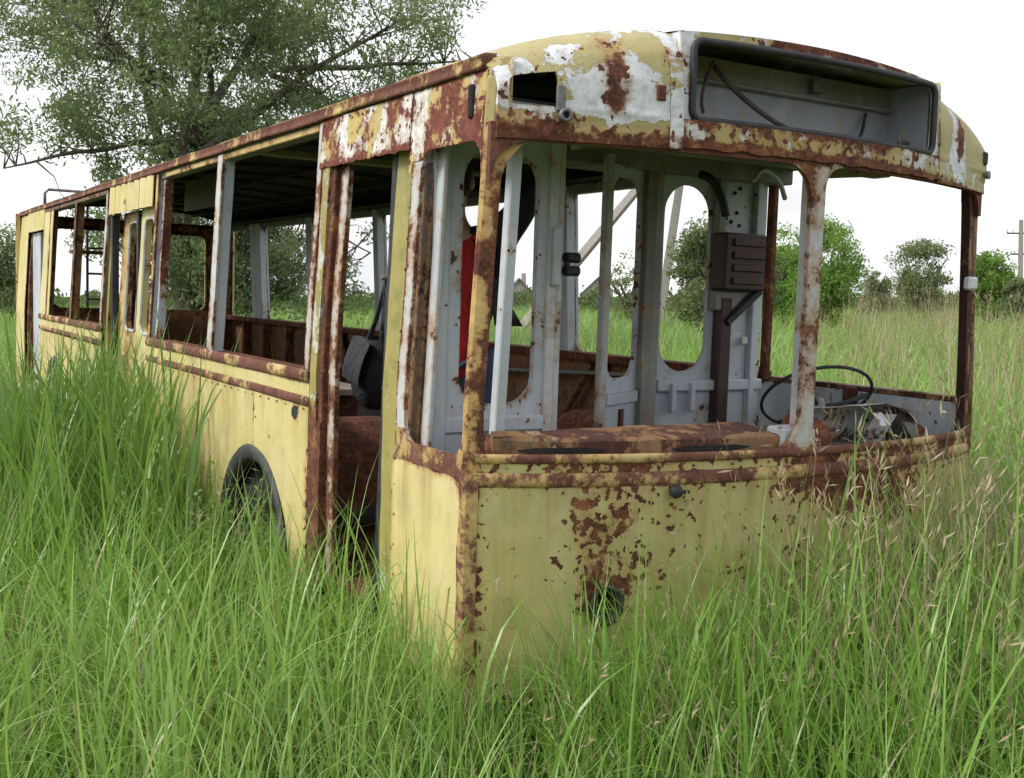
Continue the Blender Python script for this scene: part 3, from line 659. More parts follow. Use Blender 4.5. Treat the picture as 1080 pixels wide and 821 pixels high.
# rear ladder and roof hoop
ld = bpy.data.objects.new('ladder', None); col.objects.link(ld); ld.parent = bus
for y in (.80, 1.12):
    mb = MB(); mb.tube([(-10.78, y, .9), (-10.78, y, 2.45), (-10.70, y, 2.56)], .016, 6); mb.build('ladder_rail', M['rubber'], ld, off=OFF)
for z in (1.1, 1.4, 1.7, 2.0):
    mb = MB(); mb.tube([(-10.78, .8, z), (-10.78, 1.12, z)], .013, 6); mb.build('ladder_rung', M['rubber'], ld, off=OFF)
mb = MB(); mb.box((-10.95, .62, 1.93), (-10.72, 1.15, 1.97)); mb.build('ladder_step', M['darkred'], ld, off=OFF)
mb = MB(); mb.tube([(-10.0, .22, 2.42), (-10.0, .22, 2.55), (-10.0, .26, 2.59), (-10.0, .9, 2.59), (-10.0, .94, 2.5)], .016, 8); part(mb, 'roof_hoop', 'metal', smooth=True)

# ---- floor, wheel housings, steps
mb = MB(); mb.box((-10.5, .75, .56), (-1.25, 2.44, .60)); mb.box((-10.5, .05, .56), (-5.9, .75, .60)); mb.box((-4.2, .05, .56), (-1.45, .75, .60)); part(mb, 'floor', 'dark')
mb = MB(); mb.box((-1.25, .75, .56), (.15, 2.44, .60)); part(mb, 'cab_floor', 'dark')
mb = MB(); mb.box((-1.45, .06, .36), (-.5, .75, .40)); part(mb, 'door_step', 'rust')
mb = MB(); mb.box((-.5, .06, .36), (-.0, .75, .40)); part(mb, 'door_step', 'rust')
for yc0, yc1 in ((.06, .72), (1.9, 2.43)):
    mb = MB(); k = 16
    for i in range(k+1):
        a = math.pi*i/k
        for y in (yc0, yc0+.06, yc1-.06, yc1):
            rr = .60 if yc0 < y < yc1 else .55
            mb.v.append(Vector((-2.13+rr*math.cos(a), y, .36+rr*1.0*math.sin(a))))
    for i in range(k):
        for a in range(3): mb.f.append((i*4+a, i*4+a+1, (i+1)*4+a+1, (i+1)*4+a))
    for s_ in ((3,) if yc0 < 1 else (0,)): mb.f.append(tuple(i*4+s_ for i in range(k+1)))
    part(mb, 'wheel_housing', 'rust', smooth=False, rust=.05, prim=lambda v: blob(v.z, v.y, .75, .5, .12, .2, .16))
mb = MB(); mb.box((-4.6, .55, .95), (-3.3, 1.15, .99)); part(mb, 'seat_board', 'board')
mb = MB(); mb.box((-4.5, .6, .60), (-4.42, 1.1, .95)); mb.box((-3.5, .6, .60), (-3.42, 1.1, .95)); part(mb, 'seat_board_support', 'rust')
# wheels
def wheel(x, y, z, s, st=0.):
    ax = Vector((s*math.sin(st), s*math.cos(st), 0)); y += .03*abs(st)/.3
    wroot = bpy.data.objects.new('wheel', None); col.objects.link(wroot); wroot.parent = bus
    prof = [(.26, 0), (.30, -.01), (.40, -.005), (.45, .02), (.47, .05), (.475, .09)]
    for q in range(5): prof += [(.475, .09+q*.025), (.466, .096+q*.025), (.466, .108+q*.025)]
    prof += [(.475, .22), (.45, .25), (.40, .27), (.28, .27)]
    mb = MB(); mb.lathe((x, y, z), ax, prof, 40); mb.build('tyre', M['tyre'], wroot, off=OFF, smooth=True)
    mb = MB(); mb.lathe((x, y, z), ax, [(.275, .01), (.26, .0), (.24, .03), (.20, .06), (.12, .07), (.11, .03), (.0, .03)], 32); mb.build('rim', M['dgrey'], wroot, off=OFF, smooth=True)
for x in (-2.13, -7.9):
    st = R(-16) if x > -5 else 0.
    wheel(x, .13, .33, 1, st); wheel(x, 2.37, .33, -1, st)
# rubber lip of the wheel arches
for (cx, cz, r) in ((-2.13, .34, .495), (-7.9, .40, .505)):
    mb = MB(); k = 24
    for i in range(k+1):
        a = R(-8)+R(196)*i/k; c_, s_ = math.cos(a), math.sin(a)
        for rr, y in ((r+.006, -.008), (r-.01, -.022), (r-.06, -.008), (r-.085, .03), (r-.02, .07)): mb.v.append(Vector((cx+rr*c_, y, cz+rr*s_)))
    for i in range(k):
        for a in range(4): mb.f.append((i*5+a, i*5+a+1, i*5+a+6, i*5+a+5))
    part(mb, 'wheel_arch_lip', 'tyre', smooth=True)

# ---- front door: mossy folded leaf with rubber edge, white inner leaf standing across the entry
panel('door_leaf', 'leaf_y', (-.77, -.57, .34, 2.2), [], lambda u, v, w_: (u, ys(v)+.055+w_, v), thick=.03, res=.03, prim=lambda u, v: .10*max(0, (1.3-v)) , dent=.006, seed=2, edge_rust=.02)
mb = MB(); mb.box((-.82, .045, .34), (-.765, .10, 2.2), bev=.01); part(mb.tum(), 'rubber_seal', 'rubber')
ilz = .45
panel('door_leaf', 'grey', (.10, .585, ilz, 2.2), [hole(.222, .545, 1.195, 2.12, .11)], mX(-.48), thick=.03, res=.02, edge_rust=.09, ew=.01)
mb = MB(); mb.box((-.53, .09, ilz), (-.455, .165, 2.22), bev=.01); part(mb, 'leaf_stile', 'grey')
mb = MB(); mb.box((-.545, .585, ilz), (-.46, .625, 2.25), bev=.006); mb.box((-.52, .627, ilz), (-.475, .66, 2.25), bev=.006); part(mb, 'leaf_stile', 'wpost')
mb = MB(); mb.box((-.5, .10, 1.09), (-.465, .62, 1.15), bev=.008); part(mb, 'leaf_rail', 'grey')
mb = MB(); mb.box((-.46, .588, 1.64), (-.43, .625, 1.86), bev=.006); part(mb, 'latch_box', 'grey')
mb = MB()
for z in (1.70, 1.75): mb.lathe((-.45, .68, z), (0, 1, 0), [(0, -.03), (.02, -.03), (.02, .03), (0, .03)], 10)
mb.box((-.46, .65, 1.68), (-.44, .67, 1.77)); part(mb, 'latch', 'rubber')
# ---- cab partition behind the driver
panel('cab_partition', 'grey', (1.56, 2.345, .6, 2.32), [hole(1.685, 1.975, 1.255, 2.16, .14)], mX(-1.15), thick=.02, res=.025, edge_rust=.07, ew=.012, prim=lambda u, v: -.05)
mb = MB()
for i in range(9):
    z = .6+1.72*i/8; q = .008*fnz(z, 0, 3)
    for (a, c) in ((-1.16, 1.535), (-1.10, 1.545+q), (-1.09, 1.59), (-1.10, 1.635+q), (-1.16, 1.645)): mb.v.append(Vector((a, c, z)))
for i in range(8):
    for a in range(4): mb.f.append((i*5+a, i*5+a+1, i*5+a+6, i*5+a+5))
part(mb, 'partition_post', 'dgrey')
mb = MB(); mb.box((-1.145, 1.66, 1.16), (-1.115, 2.34, 1.215), bev=.006); part(mb, 'partition_rail', 'grey')
for y in (1.735, 1.855):
    mb = MB(); mb.box((-1.128, y, 1.06), (-1.095, y+.03, 1.20), bev=.005); part(mb, 'rail_bracket', 'grey')
mb = MB(); mb.box((-1.148, 2.015, .6), (-1.085, 2.085, 1.62)); part(mb, 'partition_stiffener', 'maroon')
mb = MB(); mb.box((-1.148, 2.245, .6), (-1.11, 2.285, 2.25)); part(mb, 'partition_stile', 'grey')
mb = MB(); mb.box((-1.148, 1.985, 1.93), (-1.10, 2.03, 2.28)); part(mb, 'partition_stile', 'dgrey')
mb = MB(); mb.tube([(-1.09, 2.05, 1.50), (-1.07, 2.24, 1.66)], .026, 6); part(mb, 'partition_brace', 'rubber')
mb = MB(); mb.box((-1.13, 2.185, 1.39), (-1.11, 2.225, 1.43), bev=.006); part(mb, 'socket_plate', 'white')
eb = MB(); eb.box((-1.14, 1.975, 1.66), (-1.03, 2.245, 1.94), bev=.01); eb = part(eb, 'electrical_box', 'maroon')
for i in range(4):
    mb = MB(); mb.box((-1.034, 2.02, 1.69+i*.062), (-1.018, 2.225, 1.725+i*.062), bev=.006); mb.build('box_louvre', M['maroon'], eb, off=OFF)
mb = MB(); mb.box((-1.14, 1.975, 1.56), (-1.09, 2.20, 1.655), bev=.006); mb.build('box_plate', M['dgrey'], eb, off=OFF)
mb = MB(); mb.box((-1.3, .65, 2.20), (-1.05, 2.42, 2.34), bev=.006); part(mb, 'cab_header_beam', 'dgrey')
mb = MB(); mb.box((-.52, .1, 2.19), (-.42, 2.4, 2.30), bev=.006); part(mb, 'cab_header_beam', 'dgrey')
cable([(-.95, 1.72, 2.19), (-.9, 1.75, 2.16), (-.88, 1.80, 2.08), (-.88, 1.83, 2.0)], .02, 'hanging_strap', bus, 'rubber')
cable([(-.95, 2.05, 2.18), (-.95, 2.12, 2.24), (-.98, 2.25, 2.20), (-1.0, 2.32, 2.12)], .012, 'cab_cable', bus, 'grey')
mb = MB(); mb.box((-1.20, 2.39, 1.2), (-1.15, 2.43, 2.26), bev=.008); part(mb, 'cab_window_edge', 'rust')
for k_ in range(9):                                           # torn screws and clips left on the partition
    y_, z_ = random.uniform(2.05, 2.22), random.uniform(1.97, 2.18); mb = MB(); mb.lathe((-1.15, y_, z_), (1, 0, 0), [(0, .012), (.008, .01), (.011, 0)], 7); part(mb, 'screw', 'rubber')
# slanting partition door with its own window
def mD(u, v, w_):
    a = Vector((-1.14, 1.55, 0)); c = Vector((-.96, 1.215, 0)); d = (c-a); L_ = d.length; d /= L_; nrm = Vector((d.y, -d.x, 0)) if True else None
    p = a+d*u - nrm*(-w_); return (p.x, p.y, v)
panel('partition_door', 'grey', (0, .38, .6, 2.2), [hole(.04, .345, 1.235, 2.15, .10)], mD, thick=.02, res=.02, edge_rust=.08, ew=.012)
mb = MB(); mb.box((-.985, 1.19, .6), (-.94, 1.23, 2.24), bev=.006); part(mb, 'partition_door_stile', 'wpost')
mb = MB(); mb.add([mD(u, z, w_) for u in (.03, .36) for z in (1.12, 1.17) for w_ in (-.02, .0)], [(0, 2, 6, 4), (1, 5, 7, 3), (0, 4, 5, 1), (2, 3, 7, 6), (0, 1, 3, 2), (4, 6, 7, 5)]); part(mb, 'partition_rail', 'grey')
mb = MB(); mb.add([mD(u, z, w_) for u in (.16, .20) for z in (1.0, 1.09) for w_ in (-.012, .0)], [(0, 2, 6, 4), (1, 5, 7, 3), (0, 4, 5, 1), (2, 3, 7, 6), (0, 1, 3, 2), (4, 6, 7, 5)]); part(mb, 'lock_plate', 'rust')
# ---- dashboard shelf, instrument cowl, steering wheel
mb = MB(); k = 30
for i in range(k+1):
    y = .10+1.08*i/k; q = .006*fnz(y, 0, 5); x1 = bow(y)-.045
    for (a, z) in ((x1, 1.075), (x1, 1.128+q), (x1-.006, 1.134+q), (x1*.5, 1.143+q*.5), (-.03+.012*fnz(y, 2, 6), 1.155+q), (-.035, 1.12)): mb.v.append(Vector((a, y, z)))
for i in range(k):
    for a in range(5): mb.f.append((i*6+a, (i+1)*6+a, (i+1)*6+a+1, i*6+a+1))
mb.f += [tuple(range(6)), tuple(k*6+a for a in range(5, -1, -1))]
dash = part(mb, 'dashboard', 'shelf', prim=lambda v: blob(v.y, v.x, .3, -.1, .25, .2, .12))
for y0, y1 in ((.17, .46), (.70, 1.02)):
    mb = MB(); k = 10
    for i in range(k+1):
        y = y0+(y1-y0)*i/k; h = .010*min(1, 4*min(i, k-i)/k+.2)
        mb.v += [Vector((bow(y)-.036, y, 1.098-h)), Vector((bow(y)-.036, y, 1.098+h))]
    for i in range(k): mb.f.append((2*i, 2*i+2, 2*i+3, 2*i+1))
    mb.build('vent_slot', M['dark'], dash, off=OFF)
mb = MB(); mb.add([(-.03, .06, 1.03), (.0, .10, 1.03), (-.03, .10, 1.13), (-.15, .16, 1.14), (-.2, .08, 1.03)], [(0, 1, 2), (0, 2, 3, 4), (1, 3, 2), (0, 4, 3, 1)]); part(mb, 'torn_gusset', 'rust')
# right half: broken-out instrument binnacle
mb = MB()
prof = [(.0, 1.07), (.0, 1.14), (-.05, 1.185), (-.16, 1.20), (-.26, 1.19), (-.30, 1.12), (-.30, 1.0)]
k = 24
for i in range(k+1):
    y = 1.36+.80*i/k; e = min(1, 6*min(i, k-i)/k)
    for (a, z) in prof: mb.v.append(Vector((bow(y)-.06+a*(.75+.25*e), y, 1.02+(z-1.02)*(.55+.45*e)+.004*fnz(y, a, 7))))
pn = len(prof)
for i in range(k):
    for a in range(pn-1):
        if a in (0, 1, 2) and 3 <= i <= 19 and not (i in (12, 13) and a == 1): continue
        mb.f.append((i*pn+a, (i+1)*pn+a, (i+1)*pn+a+1, i*pn+a+1))
cowl = part(mb, 'instrument_cowl', 'grey', rust=lambda v: .10+blob(v.y, v.z, 1.42, 1.12, .1, .1, .15))
mb = MB()
for i in range(14):
    y = 1.5+.5*random.random(); x = bow(y)-.12-.12*random.random(); mb.tube([(x, y, 1.04), (x+random.uniform(-.03, .03), y+random.uniform(-.06, .06), 1.06+.06*random.random()), (x+random.uniform(-.05, .05), y+random.uniform(-.1, .1), 1.05)], .009, 5)
mb.box((-.1, 1.5, 1.02), (.06, 1.9, 1.06)); mb.build('torn_wiring', M['wire'], cowl, off=OFF)
mb = MB(); mb.add([(.10, 1.80, 1.05), (.06, 1.95, 1.17), (.04, 2.10, 1.05), (-.02, 1.82, 1.05), (-.06, 1.97, 1.16), (-.08, 2.12, 1.05)], [(0, 1, 4, 3), (1, 2, 5, 4), (3, 4, 5)]); mb.build('binnacle_end', M['grey'], cowl, off=OFF, rust=.07)
mb = MB(); mb.box((bow(1.18)-.12, 1.17, 1.07), (bow(1.18)-.03, 1.34, 1.16), bev=.01); part(mb, 'post_base', 'grey', rust=.06)
SW = Vector((-.33, 1.90, 1.205)); sn = Vector((-.56, .24, .79)).normalized()
mb = MB(); mb.ring(SW, sn, .235, .0075, 48, 8); sw = part(mb, 'steering_wheel', 'rubber', smooth=True)
a_ = sn.orthogonal().normalized(); hub = SW - sn*.05
for q in (20, 140, 260):
    d = Quaternion(sn, R(q)) @ a_; mb = MB(); mb.tube([hub, hub+d*.1+sn*.01, SW+d*.232], .010, 6); mb.build('spoke', M['rubber'], sw, off=OFF)
mb = MB(); mb.tube([SW-sn*.02, SW-sn*.12], .03, 10); mb.tube([SW-sn*.1, (SW.x+.18, SW.y, .62)], .022, 8); mb.build('steering_column', M['dgrey'], sw, off=OFF)
mb = MB(); mb.tube([SW-sn*.12+Vector((0, .03, 0)), SW-sn*.10+Vector((-.03, .28, .02))], [.014, .02], 6); mb.build('indicator_stalk', M['rubber'], sw, off=OFF)
# grab pole inside the entry
mb = MB(); mb.tube([(-1.76, .56, .6), (-1.76, .56, 2.45)], .017, 8); mb.tube([(-1.76, .57, 1.655), (-1.76, .49, 1.665)], .012, 6); part(mb, 'grab_pole', 'dgrey', smooth=True)

# ================================================================== PERSON standing in the entry
def smat(name, c, rough=.8, bump=.15, scale=60):
    m, t, b = mat(name); n = N(t); co = n.new('ShaderNodeTexCoord').outputs['Object']
    v = n.noise(co, scale, 4, .6); n.put(b.inputs['Base Color'], n.mix(v, tuple(x*.75 for x in c), tuple(min(1, x*1.2) for x in c)))
    b.inputs['Roughness'].default_value = rough; n.put(b.inputs['Normal'], n.bump(n.noise(n.map(co, scale=(1, 1, .5)), 14, 5, .6, 1.2), min(1, bump*3), .04)); return m
SKIN = smat('skin', (.52, .32, .23), .55, .05); RED = smat('red_knit', (.42, .012, .012)); NAVY = smat('dark_jacket_cloth', (.012, .013, .018), .75, .3)
JEAN = smat('blue_denim', (.035, .06, .12)); HAIR = smat('dark_hair', (.02, .014, .010), .6, .4); SHOE = smat('dark_shoe', (.03, .025, .022), .6)
def skin_mesh(name, chains, m, parent, loc, sub=2):
    """chains: lists of (x,y,z,r) sharing equal points; grown with Skin + Subdivision and baked to one mesh"""
    vs, es, rr, idx = [], [], [], {}
    for ch in chains:
        pr_ = None
        for (x, y, z, r) in ch:
            k = (round(x, 4), round(y, 4), round(z, 4))
            if k not in idx: idx[k] = len(vs); vs.append((x, y, z)); rr.append(r)
            if pr_ is not None: es.append((pr_, idx[k]))
            pr_ = idx[k]
    me = bpy.data.meshes.new(name); me.from_pydata(vs, es, []); me.update()
    o = bpy.data.objects.new(name, me); col.objects.link(o)
    o.modifiers.new('s', 'SKIN').use_smooth_shade = True
    for i, sv in enumerate(me.skin_vertices[0].data): r = rr[i]; sv.radius = r if isinstance(r, tuple) else (r, r); sv.use_root = (i == 0)
    sm = o.modifiers.new('d', 'SUBSURF'); sm.levels = sub; sm.render_levels = sub
    dg = bpy.context.evaluated_depsgraph_get(); ev = o.evaluated_get(dg); nm = bpy.data.meshes.new_from_object(ev)
    o.modifiers.clear(); o.data = nm; bpy.data.meshes.remove(me); nm.name = name
    nm.materials.clear(); nm.materials.append(m); nm.polygons.foreach_set('use_smooth', [True]*len(nm.polygons))
    o.parent = parent; return o
person = bpy.data.objects.new('person', None); col.objects.link(person)
tag(person, 'person in red top and open dark jacket, one arm raised, standing inside the trolleybus entry', 'person')
person.location = TILT @ Vector((-1.20, .62, .405))
person.rotation_euler = (0, 0, R(-45))       # local +x faces roughly towards the road side of the bus front
# local frame: x = facing, y = the person's left, z up; total height about 1.75 m
Hh = 1.0
# the raised arm is on the person's left (towards the bus's left side)
shL, elL, haL = (.0, .20, 1.42), (.06, .36, 1.60), (.05, .23, 1.74)
shR, elR, haR = (.0, -.20, 1.42), (-.02, -.27, 1.13), (.10, -.24, .89)
def pt(p, r): return (*p, r)
def lerp3(a, b_, s): return tuple(a[i]+(b_[i]-a[i])*s for i in range(3))
body = [[(.0, 0, 1.0, (.13, .10)), (.0, 0, 1.2, (.13, .095)), (.0, 0, 1.38, (.14, .09)), (.0, 0, 1.47, .06), (.015, 0, 1.54, .055), (.02, 0, 1.60, (.075, .07)), (.025, 0, 1.68, (.085, .078)), (.015, 0, 1.745, (.065, .06))]]
for sh, el, ha in ((shL, elL, haL), (shR, elR, haR)):
    body.append([(.0, 0, 1.38, (.14, .09)), pt(sh, .05), pt(el, .038), pt(lerp3(el, ha, .9), .028), pt(ha, .034)])
for s in (1, -1):
    body.append([(.0, 0, 1.0, (.13, .10)), (.0, .09*s, .90, .085), (.02, .11*s, .50, .055), (-.01, .12*s, .10, .038), (.0, .12*s, .05, .04), (.13, .13*s, .03, .035)])
skin_mesh('body', body, SKIN, person, None)
# hands: palm with five unequal, bent fingers
def hand(ha, d, sidev, name):
    d = Vector(d).normalized(); s_ = Vector(sidev); s_ = (s_-d*s_.dot(d)).normalized(); n_ = d.cross(s_); p0 = Vector(ha); ch = []
    base = p0+d*.02; palm = p0+d*.065
    ch.append([(*p0, .026), (*base, .030), (*palm, .030)])
    for i, (off, ln) in enumerate(((-.030, .058), (-.010, .070), (.010, .075), (.030, .066))):
        a = palm+s_*off; b1 = a+d*ln*.45+n_*.006; c1 = b1+d*ln*.25+n_*.018; d1 = c1+d*ln*.12+n_*.022
        ch.append([(*palm, .030), (*(a+d*.012), .0095), (*b1, .009), (*c1, .0085), (*d1, .007)])
    th = base+s_*.030; ch.append([(*base, .030), (*th, .013), (*(th+s_*.022+d*.025+n_*.01), .010), (*(th+s_*.028+d*.05+n_*.02), .008)])
    return skin_mesh(name, ch, SKIN, person, None, 2)
hand(haL, (-.02, -.30, 1), (1, 0, 0), 'hand'); hand(haR, (.35, .1, -.9), (1, 0, 0), 'hand')
# face: nose, brows, mouth, ears, eyes
mb = MB(); mb.add([(.095, 0, 1.675), (.118, 0, 1.635), (.098, .014, 1.632), (.098, -.014, 1.632), (.095, 0, 1.625)], [(0, 1, 2), (0, 3, 1), (1, 4, 2), (1, 3, 4)]); mb.build('nose', SKIN, person, smooth=True)
for s in (1, -1):
    mb = MB(); mb.lathe((.092, .03*s, 1.672), (1, .2*s, 0), [(0, .011), (.007, .009), (.012, 0)], 12); mb.build('eye', HAIR, person, smooth=True)
    mb = MB(); mb.lathe((.015, .083*s, 1.665), (0, s, 0), [(.0, .012), (.02, .014), (.03, .008), (.026, -.01)], 12); mb.build('ear', SKIN, person, smooth=True)
mb = MB(); mb.tube([(.092, -.025, 1.595), (.10, 0, 1.593), (.092, .025, 1.595)], .006, 6); mb.build('mouth', smat('lips', (.42, .17, .14)), person)
hv, hf = [], []
for i in range(13):                      # hair cap with an uneven fringe
    th = math.pi*.82*i/12
    for j in range(28):
        ph = 2*math.pi*j/28; q = 1+.06*fnz(ph*2, th*3, 3); front = max(0, math.cos(ph)); tt = th*(1-.52*front**3)
        hv.append((.012+.104*q*math.sin(tt)*math.cos(ph), .098*q*math.sin(tt)*math.sin(ph), 1.69+.105*q*math.cos(tt)))
for i in range(12):
    for j in range(28): hf.append((i*28+j, i*28+(j+1) % 28, (i+1)*28+(j+1) % 28, (i+1)*28+j))
mesh_obj('hair', hv, hf, HAIR, person, True)
skin_mesh('red_top', [[(.008, 0, .80, (.165, .14)), (.012, 0, .93, (.16, .135)), (.012, 0, 1.15, (.145, .115)), (.012, 0, 1.36, (.155, .11)), (.01, 0, 1.46, (.08, .075))],
                      [(.012, 0, 1.36, (.155, .11)), (.0, .20, 1.42, .065)], [(.012, 0, 1.36, (.155, .11)), (.0, -.20, 1.42, .065)]], RED, person, None)
jl = [[(-.06, .03, .98, (.10, .11)), (-.06, .05, 1.15, (.10, .13)), (-.055, .05, 1.34, (.10, .13)), (.0, .20, 1.43, .082), pt(lerp3(shL, elL, .5), .078), pt(elL, .070), pt(lerp3(elL, haL, .5), .058), pt(lerp3(elL, haL, .85), .048)],
      [(-.055, .05, 1.34, (.10, .13)), (-.06, -.06, 1.36, (.10, .12)), (.0, -.20, 1.43, .08), pt(lerp3(shR, elR, .5), .072), pt(elR, .064), pt(lerp3(elR, haR, .85), .045)]]
skin_mesh('jacket', jl, NAVY, person, None)
# open front flaps of the jacket, hanging away from the body
for s, fl in ((1, .22), (-1, .06)):
    rows = []
    for i in range(9):
        q = i/8; z = 1.42-.36*q
        for j in range(6):
            r_ = j/5; x = .06+.10*math.sin(r_*1.5)+.02*q; y = s*(.15 + fl*q*(.25+.75*r_) - .02*r_)
            rows.append((x+.012*fnz(q*3, r_*3, s), y, z-.10*r_*q*0))
    k = len(rows); back = [(x-.012, y, z) for x, y, z in rows]
    fs = []
    for i in range(8):
        for j in range(5):
            a = i*6+j; fs.append((a, a+1, a+7, a+6)); fs.append((k+a, k+a+6, k+a+7, k+a+1))
    for i in range(8): fs += [(i*6, (i+1)*6, k+(i+1)*6, k+i*6), (i*6+5, k+i*6+5, k+(i+1)*6+5, (i+1)*6+5)]
    for j in range(5): fs += [(j, k+j, k+j+1, j+1), (48+j, 48+j+1, k+48+j+1, k+48+j)]
    mesh_obj('jacket_flap', rows+back, fs, NAVY, person, True)
skin_mesh('jeans', [[(.0, 0, 1.0, (.15, .12)), (.0, .09, .88, .105), (.02, .11, .50, .078), (-.01, .12, .09, .062)], [(.0, 0, 1.0, (.15, .12)), (.0, -.09, .88, .105), (.02, -.11, .50, .078), (-.01, -.12, .09, .062)]], JEAN, person, None)
for s in (1, -1): skin_mesh('shoe', [[(-.05, .12*s, .045, .045), (.06, .125*s, .045, .048), (.17, .13*s, .035, .035)]], SHOE, person, None)

# ================================================================== SHOULDER BAG hung on the grab pole
bag = bpy.data.objects.new('shoulder_bag', None); col.objects.link(bag)
bag.location = TILT @ Vector((-1.87, .50, 1.06)); bag.rotation_euler = (0, R(6), R(-8))
tag(bag, 'dark grey shoulder bag hanging by its strap inside the front doorway', 'bag')
BAGM = smat('dark_bag_cloth', (.018, .019, .024), .7, .5, 90)
bv, bf = [], []; nu_, nv_ = 20, 12
for i in range(nv_+1):
    q = i/nv_; z = .30*q; full = math.sin(math.pi*min(max(.08+.86*q, 0), 1))**.45
    for j in range(nu_):
        a = 2*math.pi*j/nu_; ca, sa = math.cos(a), math.sin(a)
        x = .15*math.copysign(abs(ca)**.6, ca)*full*(1+.05*fnz(q*3, a, 1)); y = .085*math.copysign(abs(sa)**.6, sa)*full*(1.25-.5*q)
        bv.append((x+.01*fnz(z*9, a, 2), y, z-.02*abs(ca)*(1-q)))
for i in range(nv_):
    for j in range(nu_): bf.append((i*nu_+j, i*nu_+(j+1) % nu_, (i+1)*nu_+(j+1) % nu_, (i+1)*nu_+j))
bf += [tuple(range(nu_))[::-1], tuple(nv_*nu_+j for j in range(nu_))]
mesh_obj('pouch', bv, bf, BAGM, bag, True)
fv, ff = [], []
for i in range(8):
    q = i/7; z = .31-.20*q
    for j in range(7): x = -.145+.29*j/6; fv.append((x, -.055-.055*math.sin(q*1.6)-.004*fnz(x*9, q*3, 4), z+.012*math.sin(math.pi*j/6)*(1-q)))
for i in range(7):
    for j in range(6): ff.append((i*7+j, i*7+j+1, i*7+j+8, i*7+j+7))
mesh_obj('flap', fv+[(x, y+.01, z) for x, y, z in fv], ff+[tuple(56+k for k in reversed(f)) for f in ff], BAGM, bag, True)
for sx in (-1, 1):
    mb = MB(); mb.tube([(.135*sx, 0, .24), (.06*sx+.07, .01, .40), (.10, .035, .60)], .012, 6); mb.build('strap', BAGM, bag)

# ================================================================== UTILITY POLES
CONC = plain('weathered_concrete', (.36, .33, .30), (.27, .25, .23), 12, .9)
def world_at(px, py, dist):
    d = Fw + Rt*(px-540)/FPX + Up*(410.5-py)/FPX; h = Vector((d.x, d.y, 0)).length
    return CAM + d*(dist/Vector((Fw.x, Fw.y, 0)).normalized().dot(Vector((d.x, d.y, 0))))
def sqbeam(mb, a, c, r0, r1):
    mb.tube([a, a.lerp(c, .5), c], [r0, (r0+r1)/2, r1], 4)
pole = bpy.data.objects.new('utility_pole', None); col.objects.link(pole)
pd = 42.
base = at_px(692, pd); top = world_at(727, 128, pd); sb = at_px(530, pd-3)
pole.location = base; tag(pole, 'leaning concrete utility pole with a diagonal strut, seen through the cab windows', 'pole')
mb = MB(); sqbeam(mb, Vector((0, 0, -.3)), top-base, .24, .17); mb.build('post', CONC, pole)
mb = MB(); sqbeam(mb, sb-base-Vector((0, 0, .3)), world_at(722, 140, pd)-base, .22, .17); mb.build('strut', CONC, pole)
mb = MB(); mb.box((top-base)+Vector((-.6, -.05, -.5)), (top-base)+Vector((.6, .05, -.38))); mb.build('crossarm', M['metal'], pole)
p2 = bpy.data.objects.new('utility_pole', None); col.objects.link(p2); pd2 = 62.
b2 = at_px(1077, pd2); p2.location = b2; tag(p2, 'distant grey power pole with crossarm and insulators beyond the dry reeds', 'pole')
tp = world_at(1077, 232, pd2)-b2
mb = MB(); sqbeam(mb, Vector((0, 0, -.3)), tp, .20, .14); mb.build('post', CONC, p2)
rt2 = Vector((Rt.x, Rt.y, 0)).normalized()
for zz, ln in ((-.75, .75), (-1.9, .5)):
    mb = MB(); mb.tube([tp+Vector((0, 0, zz))-rt2*ln, tp+Vector((0, 0, zz))+rt2*ln], .05, 5); mb.build('crossarm', M['metal'], p2)
    for s in (-1, -.6, .6, 1):
        mb = MB(); q = tp+Vector((0, 0, zz))+rt2*ln*s; mb.lathe(q, (0, 0, 1), [(0, .0), (.05, .02), (.06, .08), (.04, .14), (.06, .18), (0, .24)], 8); mb.build('insulator', M['white'], p2)

# ================================================================== FAR HOUSES
HW = plain('limewashed_wall', (.50, .47, .42), (.38, .35, .31), 3, .9); HR = plain('slate_roof', (.20, .21, .24), (.14, .14, .16), 4, .8); HG = plain('dark_pane', (.03, .035, .04), (.05, .055, .06), 2, .3)
def house(px, dist, wd, dp, hw, hr, rot, label):
    h = bpy.data.objects.new('house', None); col.objects.link(h); h.location = at_px(px, dist); h.rotation_euler = (0, 0, rot); tag(h, label, 'house', 'houses on the horizon')
    mb = MB(); mb.add([(-wd/2, -dp/2, -.3), (wd/2, -dp/2, -.3), (wd/2, dp/2, -.3), (-wd/2, dp/2, -.3), (-wd/2, -dp/2, hw), (wd/2, -dp/2, hw), (wd/2, dp/2, hw), (-wd/2, dp/2, hw), (0, -dp/2, hw+hr), (0, dp/2, hw+hr)],
                      [(0, 1, 5, 8, 4), (2, 3, 7, 9, 6), (1, 2, 6, 5), (3, 0, 4, 7)]); mb.build('wall', HW, h)
    rf = None; mb = MB(); e = .35
    for s in (-1, 1):
        mb.box((0, -dp/2-e, 0), (math.hypot(wd/2+e, hr*(1+2*e/wd)), dp/2+e, .12), Matrix.Translation((0, 0, hw+hr)) @ Matrix.Rotation(math.atan2(hr, wd/2) if s == 1 else math.pi-math.atan2(hr, wd/2), 4, 'Y'), bev=0)
    rf = mb.build('roof', HR, h); mb = MB(); mb.box((wd*.15, -.2, hw+hr*.4), (wd*.15+.5, .3, hw+hr+.6)); mb.build('chimney', HW, rf)
    for x in (-wd*.22, wd*.22):
        mb = MB(); mb.box((x-.45, -dp/2-.03, hw*.35), (x+.45, -dp/2+.05, hw*.8)); mb.build('window', HG, h)
house(546, 120, 2.7, 3, 1.9, 1.5, R(62), 'small grey-gabled house on the horizon beside the reed heads')
